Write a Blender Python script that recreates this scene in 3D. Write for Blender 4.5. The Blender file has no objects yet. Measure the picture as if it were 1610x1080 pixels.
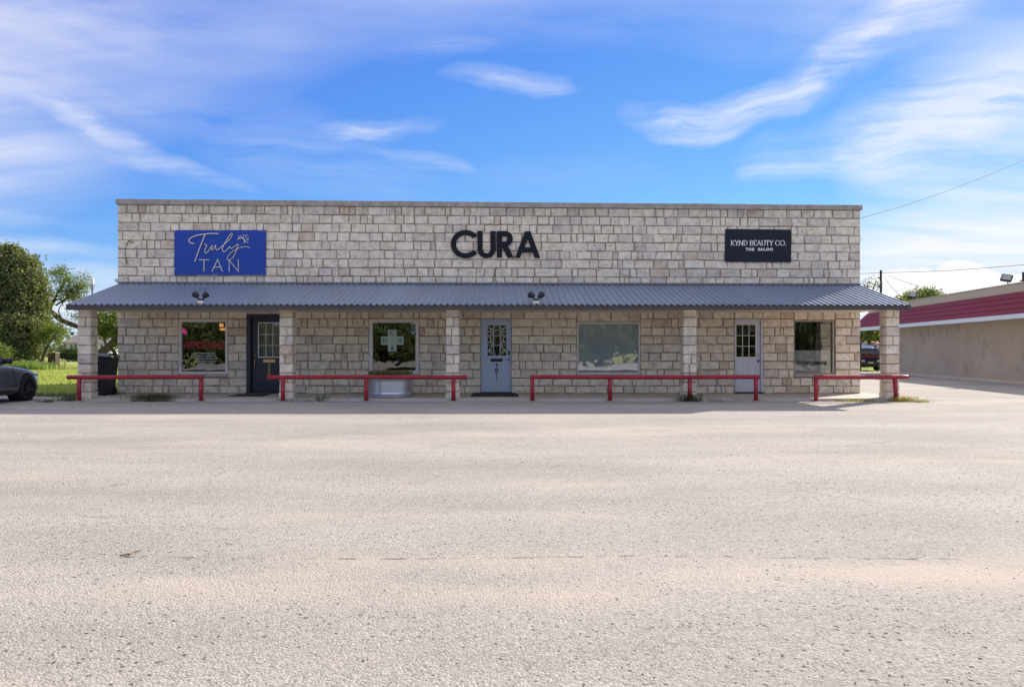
import bpy, bmesh, math, random
import numpy as np
from mathutils import Vector, Matrix

R = math.radians
rnd = random.Random(7)
nrng = np.random.default_rng(7)
sc = bpy.context.scene
col = sc.collection

# ------------------------------------------------------------------ camera
CAMH, F, VX, VY = 1.31, 1200.0, 785.0, 551.0
cam_d = bpy.data.cameras.new('camera')
cam = bpy.data.objects.new('camera', cam_d); col.objects.link(cam)
cam.location = (0, 0, CAMH); cam.rotation_euler = (R(90), 0, 0)
cam_d.sensor_fit = 'HORIZONTAL'; cam_d.sensor_width = 36.0
cam_d.lens = F / 1610 * 36
cam_d.shift_x = (805 - VX) / 1610; cam_d.shift_y = (VY - 540) / 1610
cam_d.clip_start = 0.1; cam_d.clip_end = 3000
sc.camera = cam

# ------------------------------------------------------------------ light
EXPO = 1.05
SUN_AZ, SUN_EL = R(46.5), R(31.5)
SKY_STRENGTH = 0.1
CLOUD_SEED, CLOUD_TURN = 24.3, 77  # fill cloud field, turned so its clear patch faces the camera
world = bpy.data.worlds.new('World'); sc.world = world; world.use_nodes = True
sun_d = bpy.data.lights.new('sun', 'SUN'); sun_d.energy = 3.7; sun_d.angle = R(0.5); sun_d.color = (1.0, 0.91, 0.80)
sun = bpy.data.objects.new('sun', sun_d); col.objects.link(sun)
S = Vector((math.sin(SUN_AZ) * math.cos(SUN_EL), math.cos(SUN_AZ) * math.cos(SUN_EL), math.sin(SUN_EL)))
sun.rotation_euler = S.to_track_quat('Z', 'Y').to_euler(); sun.location = S * 60
sc.view_settings.view_transform = 'Standard'; sc.view_settings.look = 'None'
sc.view_settings.gamma = 1.0; sc.view_settings.use_curve_mapping = False
sc.view_settings.exposure = EXPO
sc.cycles.use_denoising = True
sc.cycles.max_bounces = 8; sc.cycles.transparent_max_bounces = 12


def build_sky():
    nt = world.node_tree; nt.nodes.clear()
    N = nt.nodes.new; L = nt.links.new
    out = N('ShaderNodeOutputWorld'); bg = N('ShaderNodeBackground'); bg.inputs['Strength'].default_value = SKY_STRENGTH
    L(bg.outputs[0], out.inputs[0])
    sky = N('ShaderNodeTexSky'); sky.sky_type = 'NISHITA'; sky.sun_disc = False
    sky.sun_elevation = SUN_EL; sky.sun_rotation = SUN_AZ
    sky.air_density = 1.0; sky.dust_density = 0.0; sky.ozone_density = 4.0; sky.altitude = 200
    tc = N('ShaderNodeTexCoord'); sep = N('ShaderNodeSeparateXYZ'); L(tc.outputs['Generated'], sep.inputs[0])

    def M(op, a, b=None, c=None, clamp=False):
        n = N('ShaderNodeMath'); n.operation = op; n.use_clamp = clamp
        for i, v in enumerate((a, b, c)):
            if v is None: continue
            if isinstance(v, (int, float)): n.inputs[i].default_value = v
            else: L(v, n.inputs[i])
        return n.outputs[0]
    # deep clear-day blue: the sky model's channels, graded the same way in every direction
    KS = 1.06 / (SKY_STRENGTH * 2 ** EXPO)
    sc_ = N('ShaderNodeSeparateColor'); L(sky.outputs[0], sc_.inputs[0])
    cc_ = N('ShaderNodeCombineColor')
    for i, (kk, gg, mxv) in enumerate(((.060, 1.2, .48), (.102, 1.0, .68), (.47, .35, .98))):
        L(M('MULTIPLY', M('SMOOTH_MIN', M('MULTIPLY', M('POWER', sc_.outputs[i], gg), kk), mxv, .15), KS), cc_.inputs[i])
    skycol = cc_.outputs[0]
    az = M('ARCTAN2', sep.outputs[0], sep.outputs[1]); el = M('ARCSINE', sep.outputs[2])
    comb = N('ShaderNodeCombineXYZ'); L(az, comb.inputs[0]); L(el, comb.inputs[1])
    # wind warp so that cirrus edges fray
    nz = N('ShaderNodeTexNoise'); nz.inputs['Scale'].default_value = 7.0; nz.inputs['Detail'].default_value = 5; L(comb.outputs[0], nz.inputs['Vector'])
    vm = N('ShaderNodeVectorMath'); vm.operation = 'SUBTRACT'; L(nz.outputs['Color'], vm.inputs[0]); vm.inputs[1].default_value = (.5, .5, .5)
    vs = N('ShaderNodeVectorMath'); vs.operation = 'MULTIPLY'; L(vm.outputs[0], vs.inputs[0]); vs.inputs[1].default_value = (.20, .045, 0)
    va = N('ShaderNodeVectorMath'); va.operation = 'ADD'; L(vs.outputs[0], va.inputs[0]); L(comb.outputs[0], va.inputs[1])
    warped = va.outputs[0]
    # streaky fibre noise
    mp = N('ShaderNodeMapping'); mp.inputs['Rotation'].default_value = (0, 0, R(9)); mp.inputs['Scale'].default_value = (3.2, 22, 1); L(warped, mp.inputs[0])
    st = N('ShaderNodeTexNoise'); st.inputs['Scale'].default_value = 1.6; st.inputs['Detail'].default_value = 9; st.inputs['Roughness'].default_value = .66; L(mp.outputs[0], st.inputs['Vector'])
    streak = M('MULTIPLY_ADD', st.outputs[0], 3.4, -1.2, clamp=True)

    def blob(azd, eld, wd, hd, rotd, amp, src=None):
        m = N('ShaderNodeMapping'); m.vector_type = 'TEXTURE'
        m.inputs['Location'].default_value = (R(azd), R(eld), 0); m.inputs['Rotation'].default_value = (0, 0, R(rotd))
        m.inputs['Scale'].default_value = (R(wd), R(hd), 1); L(src or warped, m.inputs[0])
        g = N('ShaderNodeTexGradient'); g.gradient_type = 'SPHERICAL'; L(m.outputs[0], g.inputs[0])
        return M('MULTIPLY', M('POWER', g.outputs[1], .8), amp)
    wisps = [(-9.6, 16.0, 5.0, .9, 4, .72), (-10.6, 15.6, 2.5, .6, 10, .4), (-6.0, 13.9, 4.6, .8, -5, .6), (.3, 19.4, 5.4, 1.0, -3, .72), (1.6, 19.2, 5, .5, -4, .4), (-4.4, 21.5, 4.6, .9, 5, .42),
             (13.0, 16.3, 4.6, 1.6, -12, .85), (16.5, 16.6, 7, 1.6, 8, .95), (21.5, 18.0, 7, 1.8, 24, .85), (27, 20.6, 8, 2.2, 34, .75), (31, 23.5, 8, 3, 34, .55), (26, 23.5, 9, 3, 28, .35),
             (28, 14.2, 10, 2.2, 4, .85), (31, 15.6, 9, 3.0, 10, .9), (27.5, 11.6, 9, 1.0, -5, .95), (31.0, 12.2, 8, 1.2, 2, .85), (24, 12.6, 6, 1.0, 4, .6), (34, 16, 6, 2.6, 12, .7),
             (-29.5, 15.2, 7.5, .9, -17, .95), (-24.0, 12.9, 8, .8, -15, .6), (-31, 17.0, 8, 1.2, -12, .55), (-33, 21.0, 10, 3.4, -4, .42), (-24, 21, 12, 3, 6, .28),
             (-30.5, 6.9, 7, .75, -3, .8), (-33, 8.5, 7, .5, -2, .3), (24, 9.1, 5, .7, 5, .5), (-18, 16.0, 10, 2.2, -6, .3), (3, 23.5, 14, 2.2, 3, .2), (-13, 13.0, 9, 2.4, -8, .3), (5, 13, 9, 1.6, 2, .15)]
    tot = None
    for w in wisps:
        b = blob(*w); tot = b if tot is None else M('ADD', tot, b)
    # added cloud noise, denser outside the view, to throw fill light on the facade
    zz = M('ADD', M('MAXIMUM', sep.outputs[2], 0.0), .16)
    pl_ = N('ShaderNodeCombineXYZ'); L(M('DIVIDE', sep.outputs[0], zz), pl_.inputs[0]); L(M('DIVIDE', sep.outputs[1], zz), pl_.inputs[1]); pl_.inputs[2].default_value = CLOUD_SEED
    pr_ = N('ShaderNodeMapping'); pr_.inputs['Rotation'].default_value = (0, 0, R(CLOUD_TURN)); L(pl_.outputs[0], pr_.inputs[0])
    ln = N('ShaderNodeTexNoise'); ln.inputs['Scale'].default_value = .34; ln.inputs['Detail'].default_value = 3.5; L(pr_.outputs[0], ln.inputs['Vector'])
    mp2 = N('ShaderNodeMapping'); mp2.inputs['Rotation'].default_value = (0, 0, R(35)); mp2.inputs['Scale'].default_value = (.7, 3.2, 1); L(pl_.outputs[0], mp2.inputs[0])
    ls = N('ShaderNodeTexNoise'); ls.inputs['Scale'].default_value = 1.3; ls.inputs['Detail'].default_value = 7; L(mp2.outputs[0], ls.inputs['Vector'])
    fill_cloud = M('MULTIPLY_ADD', ln.outputs[0], 6.5, -2.70, clamp=True)
    fill_cloud = M('MULTIPLY', fill_cloud, M('MULTIPLY_ADD', ls.outputs[0], 2.6, -.5, clamp=True))
    cir = M('MULTIPLY', tot, M('MULTIPLY_ADD', streak, .9, .10), clamp=True)
    cir = M('MULTIPLY', M('SMOOTH_MIN', cir, 1.0, .3), .62, clamp=True)
    cir = M('SUBTRACT', 1.0, M('MULTIPLY', M('SUBTRACT', 1.0, cir), M('SUBTRACT', 1.0, M('MULTIPLY', fill_cloud, .85))))
    # low cumulus bank on the horizon at the right
    n2 = N('ShaderNodeTexNoise'); n2.inputs['Scale'].default_value = 26; n2.inputs['Detail'].default_value = 6; L(comb.outputs[0], n2.inputs['Vector'])
    v2 = N('ShaderNodeVectorMath'); v2.operation = 'MULTIPLY_ADD'; L(n2.outputs['Color'], v2.inputs[0]); v2.inputs[1].default_value = (.022, .018, 0); L(comb.outputs[0], v2.inputs[2])
    cum = None
    for b in [(28.6, 4.35, 3.4, 2.0, 0, 1), (32.0, 4.6, 2.6, 2.0, 0, 1), (34.2, 4.1, 3.5, 1.5, 0, 1), (26.2, 4.0, 3.2, 1.2, 0, 1), (30.5, 3.6, 7.5, 1.5, 0, 1), (46, 4.1, 6, 2.4, 0, 1), (-46, 3.6, 8, 2.0, 0, 1), (-70, 4, 7, 2.4, 0, 1), (95, 4, 9, 2.4, 0, 1), (150, 4.5, 9, 2.6, 0, 1), (-140, 4.2, 10, 2.5, 0, 1)]:
        g = blob(*b, src=v2.outputs[0]); cum = g if cum is None else M('MAXIMUM', cum, g)
    cum = M('MULTIPLY_ADD', cum, 7.0, -1.6, clamp=True)
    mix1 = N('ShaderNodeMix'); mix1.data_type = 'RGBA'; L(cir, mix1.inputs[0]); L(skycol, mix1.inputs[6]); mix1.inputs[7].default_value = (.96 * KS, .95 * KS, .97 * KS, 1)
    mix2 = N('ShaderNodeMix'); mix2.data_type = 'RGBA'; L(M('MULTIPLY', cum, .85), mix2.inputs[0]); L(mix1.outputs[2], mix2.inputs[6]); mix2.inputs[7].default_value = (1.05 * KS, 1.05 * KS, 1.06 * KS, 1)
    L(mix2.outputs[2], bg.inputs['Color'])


build_sky()

# ------------------------------------------------------------------ materials
def mat(name, c1, c2=None, scale=4.0, rough=.8, metal=0.0, bump=0.0, bscale=None, detail=5, spec=.4, contrast=1.0, coat=0.0, stretch=None):
    m = bpy.data.materials.new(name); m.use_nodes = True
    nt = m.node_tree; N = nt.nodes.new; L = nt.links.new
    p = nt.nodes['Principled BSDF']
    p.inputs['Roughness'].default_value = rough; p.inputs['Metallic'].default_value = metal
    p.inputs['Specular IOR Level'].default_value = spec; p.inputs['Coat Weight'].default_value = coat
    geo = N('ShaderNodeNewGeometry'); src = geo.outputs['Position']
    if stretch:
        mp = N('ShaderNodeMapping'); mp.inputs['Scale'].default_value = stretch; L(src, mp.inputs[0]); src = mp.outputs[0]
    if c2 is not None:
        n = N('ShaderNodeTexNoise'); n.inputs['Scale'].default_value = scale; n.inputs['Detail'].default_value = detail; L(src, n.inputs['Vector'])
        r = N('ShaderNodeValToRGB'); r.color_ramp.elements[0].position = .5 - .25 / contrast; r.color_ramp.elements[1].position = .5 + .25 / contrast
        r.color_ramp.elements[0].color = (*c1, 1); r.color_ramp.elements[1].color = (*c2, 1)
        L(n.outputs[0], r.inputs[0]); L(r.outputs[0], p.inputs['Base Color'])
        if rough > .2:
            mr = N('ShaderNodeMath'); mr.operation = 'MULTIPLY_ADD'; mr.inputs[1].default_value = .2; mr.inputs[2].default_value = rough - .1; L(n.outputs[0], mr.inputs[0]); L(mr.outputs[0], p.inputs['Roughness'])
    else:
        p.inputs['Base Color'].default_value = (*c1, 1)
    if bump:
        nb = N('ShaderNodeTexNoise'); nb.inputs['Scale'].default_value = bscale or scale * 4; nb.inputs['Detail'].default_value = 6; L(src, nb.inputs['Vector'])
        b = N('ShaderNodeBump'); b.inputs['Strength'].default_value = 1.0; b.inputs['Distance'].default_value = bump; L(nb.outputs[0], b.inputs['Height']); L(b.outputs[0], p.inputs['Normal'])
    return m


def emat(name, c, strength):
    m = bpy.data.materials.new(name); m.use_nodes = True
    p = m.node_tree.nodes['Principled BSDF']; p.inputs['Base Color'].default_value = (*c, 1)
    p.inputs['Emission Color'].default_value = (*c, 1); p.inputs['Emission Strength'].default_value = strength
    return m


def glassmat(name, tint=(.8, .82, .8), base=.06, edge=.6, rough=0.0, diffuse=None, dmix=.0):
    m = bpy.data.materials.new(name); m.use_nodes = True
    nt = m.node_tree; nt.nodes.clear(); N = nt.nodes.new; L = nt.links.new
    out = N('ShaderNodeOutputMaterial'); t = N('ShaderNodeBsdfTransparent'); t.inputs[0].default_value = (*tint, 1)
    g = N('ShaderNodeBsdfGlossy'); g.inputs['Roughness'].default_value = rough; g.inputs[0].default_value = (.95, .97, 1, 1)
    lw = N('ShaderNodeLayerWeight'); lw.inputs[0].default_value = .35
    ma = N('ShaderNodeMath'); ma.operation = 'MULTIPLY_ADD'; ma.inputs[1].default_value = edge; ma.inputs[2].default_value = base; ma.use_clamp = True
    L(lw.outputs['Fresnel'], ma.inputs[0])
    # faint ripple in the pane
    geo = N('ShaderNodeNewGeometry'); nz = N('ShaderNodeTexNoise'); nz.inputs['Scale'].default_value = 1.7; L(geo.outputs['Position'], nz.inputs['Vector'])
    b = N('ShaderNodeBump'); b.inputs['Distance'].default_value = .004; L(nz.outputs[0], b.inputs['Height']); L(b.outputs[0], g.inputs['Normal'])
    under = t.outputs[0]
    if diffuse:
        d = N('ShaderNodeBsdfDiffuse'); d.inputs[0].default_value = (*diffuse, 1)
        mm = N('ShaderNodeMixShader'); mm.inputs[0].default_value = dmix; L(t.outputs[0], mm.inputs[1]); L(d.outputs[0], mm.inputs[2]); under = mm.outputs[0]
    mx = N('ShaderNodeMixShader'); L(ma.outputs[0], mx.inputs[0]); L(under, mx.inputs[1]); L(g.outputs[0], mx.inputs[2]); L(mx.outputs[0], out.inputs[0])
    return m


def stone_mat():
    m = bpy.data.materials.new('limestone'); m.use_nodes = True
    nt = m.node_tree; N = nt.nodes.new; L = nt.links.new
    p = nt.nodes['Principled BSDF']; p.inputs['Roughness'].default_value = .9; p.inputs['Specular IOR Level'].default_value = .2
    at = N('ShaderNodeAttribute'); at.attribute_name = 'tone'
    geo = N('ShaderNodeNewGeometry')
    n1 = N('ShaderNodeTexNoise'); n1.inputs['Scale'].default_value = 5; n1.inputs['Detail'].default_value = 7; n1.inputs['Roughness'].default_value = .6; L(geo.outputs['Position'], n1.inputs['Vector'])
    r1 = N('ShaderNodeValToRGB'); e = r1.color_ramp.elements
    e[0].position = .34; e[0].color = (.80, .77, .74, 1); e[1].position = .58; e[1].color = (1.06, 1.05, 1.03, 1)
    L(n1.outputs[0], r1.inputs[0])
    mul = N('ShaderNodeMix'); mul.data_type = 'RGBA'; mul.blend_type = 'MULTIPLY'; mul.inputs[0].default_value = 1; L(at.outputs['Color'], mul.inputs[6]); L(r1.outputs[0], mul.inputs[7])
    # rust-brown veins and dark pits of the quarry face
    mp = N('ShaderNodeMapping'); mp.inputs['Scale'].default_value = (5, 5, 11); mp.inputs['Rotation'].default_value = (0, R(14), 0); L(geo.outputs['Position'], mp.inputs[0])
    n2 = N('ShaderNodeTexNoise'); n2.inputs['Scale'].default_value = 1.6; n2.inputs['Detail'].default_value = 9; n2.inputs['Roughness'].default_value = .7; n2.inputs['Distortion'].default_value = 1.2; L(mp.outputs[0], n2.inputs['Vector'])
    r2 = N('ShaderNodeValToRGB'); e = r2.color_ramp.elements; e[0].position = .565; e[0].color = (0, 0, 0, 1); e[1].position = .70; e[1].color = (.85, .85, .85, 1); L(n2.outputs[0], r2.inputs[0])
    mx = N('ShaderNodeMix'); mx.data_type = 'RGBA'; L(r2.outputs[0], mx.inputs[0]); L(mul.outputs[2], mx.inputs[6]); mx.inputs[7].default_value = (.36, .26, .20, 1)
    # rain grime that has run down from under the parapet cap
    mg = N('ShaderNodeMapping'); mg.inputs['Scale'].default_value = (5, 5, .7); L(geo.outputs['Position'], mg.inputs[0])
    ng = N('ShaderNodeTexNoise'); ng.inputs['Scale'].default_value = 1.4; ng.inputs['Detail'].default_value = 7; ng.inputs['Roughness'].default_value = .65; L(mg.outputs[0], ng.inputs['Vector'])
    rg = N('ShaderNodeValToRGB'); rg.color_ramp.elements[0].position = .46; rg.color_ramp.elements[1].position = .68; L(ng.outputs[0], rg.inputs[0])
    sp = N('ShaderNodeSeparateXYZ'); L(geo.outputs['Position'], sp.inputs[0])
    mr = N('ShaderNodeMapRange'); mr.inputs[1].default_value = 4.75; mr.inputs[2].default_value = 5.42; mr.inputs[3].default_value = 0; mr.inputs[4].default_value = .62; L(sp.outputs[2], mr.inputs[0])
    mm = N('ShaderNodeMath'); mm.operation = 'MULTIPLY'; L(rg.outputs[0], mm.inputs[0]); L(mr.outputs[0], mm.inputs[1])
    mx3 = N('ShaderNodeMix'); mx3.data_type = 'RGBA'; L(mm.outputs[0], mx3.inputs[0]); L(mx.outputs[2], mx3.inputs[6]); mx3.inputs[7].default_value = (.25, .215, .18, 1)
    L(mx3.outputs[2], p.inputs['Base Color'])
    n3 = N('ShaderNodeTexNoise'); n3.inputs['Scale'].default_value = 22; n3.inputs['Detail'].default_value = 8; n3.inputs['Roughness'].default_value = .65; L(geo.outputs['Position'], n3.inputs['Vector'])
    ad = N('ShaderNodeMath'); ad.operation = 'SUBTRACT'; L(n3.outputs[0], ad.inputs[0]); L(r2.outputs[0], ad.inputs[1])
    b = N('ShaderNodeBump'); b.inputs['Distance'].default_value = .012; b.inputs['Strength'].default_value = .9; L(ad.outputs[0], b.inputs['Height']); L(b.outputs[0], p.inputs['Normal'])
    return m


def ground_mat():
    m = bpy.data.materials.new('chip_seal'); m.use_nodes = True
    nt = m.node_tree; N = nt.nodes.new; L = nt.links.new
    p = nt.nodes['Principled BSDF']; p.inputs['Roughness'].default_value = .92; p.inputs['Specular IOR Level'].default_value = .25
    geo = N('ShaderNodeNewGeometry'); P = geo.outputs['Position']

    def noise(scale, detail, stretch=None, rough=.55, dist=0):
        src = P
        if stretch:
            mp = N('ShaderNodeMapping'); mp.inputs['Scale'].default_value = stretch; L(P, mp.inputs[0]); src = mp.outputs[0]
        n = N('ShaderNodeTexNoise'); n.inputs['Scale'].default_value = scale; n.inputs['Detail'].default_value = detail; n.inputs['Roughness'].default_value = rough; n.inputs['Distortion'].default_value = dist
        L(src, n.inputs['Vector']); return n.outputs[0]

    def ramp(v, a, b, ca=(0, 0, 0), cb=(1, 1, 1)):
        r = N('ShaderNodeValToRGB'); r.color_ramp.elements[0].position = a; r.color_ramp.elements[1].position = b
        r.color_ramp.elements[0].color = (*ca, 1); r.color_ramp.elements[1].color = (*cb, 1); L(v, r.inputs[0]); return r.outputs[0]

    def mixc(f, a, b, mode='MIX'):
        x = N('ShaderNodeMix'); x.data_type = 'RGBA'; x.blend_type = mode
        if isinstance(f, float): x.inputs[0].default_value = f
        else: L(f, x.inputs[0])
        L(a, x.inputs[6])
        if isinstance(b, tuple): x.inputs[7].default_value = (*b, 1)
        else: L(b, x.inputs[7])
        return x.outputs[2]

    def math_(op, a, b):
        x = N('ShaderNodeMath'); x.operation = op; x.use_clamp = True
        for i, v in enumerate((a, b)):
            if isinstance(v, (int, float)): x.inputs[i].default_value = v
            else: L(v, x.inputs[i])
        return x.outputs[0]
    base = ramp(noise(.5, 4, (.5, 1.3, 1)), .36, .64, (.345, .324, .290), (.425, .398, .355))
    # each stone chip its own tone
    vo = N('ShaderNodeTexVoronoi'); vo.inputs['Scale'].default_value = 78; L(P, vo.inputs['Vector'])
    hv = N('ShaderNodeSeparateColor'); L(vo.outputs['Color'], hv.inputs[0])
    chips = ramp(hv.outputs[0], 0, 1, (.70, .70, .71), (1.22, 1.2, 1.18))
    c = mixc(1.0, base, chips, 'MULTIPLY')
    # sandy drifts where grit has washed out over the seal
    sandn = math_('MULTIPLY', ramp(noise(.42, 5, (.35, 1.5, 1), .6, .4), .50, .70), ramp(noise(1.6, 5, (.6, 1.4, 1)), .36, .62))
    mp = N('ShaderNodeSeparateXYZ'); L(P, mp.inputs[0])
    # a washed band crosses the lot about five metres out
    wob = noise(.35, 3)
    by = N('ShaderNodeMath'); by.operation = 'MULTIPLY_ADD'; L(wob, by.inputs[0]); by.inputs[1].default_value = 1.1; L(mp.outputs[1], by.inputs[2])
    d1 = N('ShaderNodeMath'); d1.operation = 'SUBTRACT'; L(by.outputs[0], d1.inputs[0]); d1.inputs[1].default_value = 4.95
    d2 = N('ShaderNodeMath'); d2.operation = 'ABSOLUTE'; L(d1.outputs[0], d2.inputs[0])
    band = math_('MULTIPLY', ramp(d2.outputs[0], .12, .62, (1, 1, 1), (0, 0, 0)), ramp(noise(.8, 5, (.5, 1.2, 1)), .40, .60))
    sand = math_('ADD', math_('MULTIPLY', sandn, .9), math_('MULTIPLY', band, 1.0))
    c = mixc(math_('MULTIPLY', sand, .85), c, (.50, .425, .35))
    # grey worn streaks
    c = mixc(math_('MULTIPLY', ramp(noise(.9, 6, (.12, 1.2, 1), .65), .56, .72), .18), c, (.24, .235, .24))
    # rubber-dulled wheel lanes running along the front, and old drip stains
    lane = noise(.55, 3, (.10, 1.0, 1), .5, .3)
    c = mixc(math_('MULTIPLY', ramp(lane, .52, .68), .14), c, (.27, .262, .255))
    drip = math_('MULTIPLY', ramp(noise(1.15, 2), .70, .76), ramp(noise(7, 4), .42, .6))
    c = mixc(math_('MULTIPLY', drip, .45), c, (.16, .15, .145))
    # wandering hairline cracks
    wv = N('ShaderNodeTexNoise'); wv.inputs['Scale'].default_value = 1.3; wv.inputs['Detail'].default_value = 5; L(P, wv.inputs['Vector'])
    wa = N('ShaderNodeVectorMath'); wa.operation = 'MULTIPLY_ADD'; L(wv.outputs['Color'], wa.inputs[0]); wa.inputs[1].default_value = (.9, .9, 0); L(P, wa.inputs[2])
    ve = N('ShaderNodeTexVoronoi'); ve.feature = 'DISTANCE_TO_EDGE'; ve.inputs['Scale'].default_value = .23; L(wa.outputs[0], ve.inputs['Vector'])
    hair = math_('MULTIPLY', ramp(ve.outputs['Distance'], .0012, .0045, (1, 1, 1), (0, 0, 0)), ramp(noise(.45, 2), .54, .60))
    c = mixc(math_('MULTIPLY', hair, .40), c, (.16, .148, .135))
    # pits of bare tar between the chips
    v2 = N('ShaderNodeTexVoronoi'); v2.inputs['Scale'].default_value = 24; v2.inputs['Randomness'].default_value = 1; L(P, v2.inputs['Vector'])
    sel = N('ShaderNodeSeparateColor'); L(v2.outputs['Color'], sel.inputs[0])
    pit = math_('MULTIPLY', ramp(v2.outputs['Distance'], .16, .30, (1, 1, 1), (0, 0, 0)), ramp(sel.outputs[1], .72, .80))
    pit = math_('MULTIPLY', pit, math_('SUBTRACT', 1.0, math_('MULTIPLY', sand, .9)))
    pit = math_('MULTIPLY', pit, ramp(noise(.7, 3), .38, .6, (.25, .25, .25), (1, 1, 1)))
    c = mixc(math_('MULTIPLY', pit, .95), c, (.07, .06, .056))
    L(c, p.inputs['Base Color'])
    h1 = noise(85, 4, None, .7); h2 = noise(14, 4)
    hh = N('ShaderNodeMath'); hh.operation = 'MULTIPLY_ADD'; L(vo.outputs['Distance'], hh.inputs[0]); hh.inputs[1].default_value = -.9; L(h1, hh.inputs[2])
    h3 = N('ShaderNodeMath'); h3.operation = 'MULTIPLY_ADD'; L(pit, h3.inputs[0]); h3.inputs[1].default_value = -1.4; L(hh.outputs[0], h3.inputs[2])
    h4 = N('ShaderNodeMath'); h4.operation = 'MULTIPLY_ADD'; L(h2, h4.inputs[0]); h4.inputs[1].default_value = .8; L(h3.outputs[0], h4.inputs[2])
    b = N('ShaderNodeBump'); b.inputs['Distance'].default_value = .0058; b.inputs['Strength'].default_value = 1; L(h4.outputs[0], b.inputs['Height']); L(b.outputs[0], p.inputs['Normal'])
    return m


def leaf_mat(name, c1, c2, trans=.35):
    m = bpy.data.materials.new(name); m.use_nodes = True
    nt = m.node_tree; N = nt.nodes.new; L = nt.links.new
    p = nt.nodes['Principled BSDF']; p.inputs['Roughness'].default_value = .5; p.inputs['Specular IOR Level'].default_value = .35
    at = N('ShaderNodeAttribute'); at.attribute_name = 'tone'
    r = N('ShaderNodeValToRGB'); r.color_ramp.elements[0].color = (*c1, 1); r.color_ramp.elements[1].color = (*c2, 1)
    L(at.outputs['Fac'], r.inputs[0]); L(r.outputs[0], p.inputs['Base Color'])
    t = N('ShaderNodeBsdfTranslucent'); g = N('ShaderNodeMix'); g.data_type = 'RGBA'; g.blend_type = 'MULTIPLY'; g.inputs[0].default_value = 1
    L(r.outputs[0], g.inputs[6]); g.inputs[7].default_value = (1.5, 1.6, .7, 1); L(g.outputs[2], t.inputs[0])
    mx = N('ShaderNodeMixShader'); mx.inputs[0].default_value = trans; L(p.outputs[0], mx.inputs[1]); L(t.outputs[0], mx.inputs[2])
    L(mx.outputs[0], nt.nodes['Material Output'].inputs[0])
    return m


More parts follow.
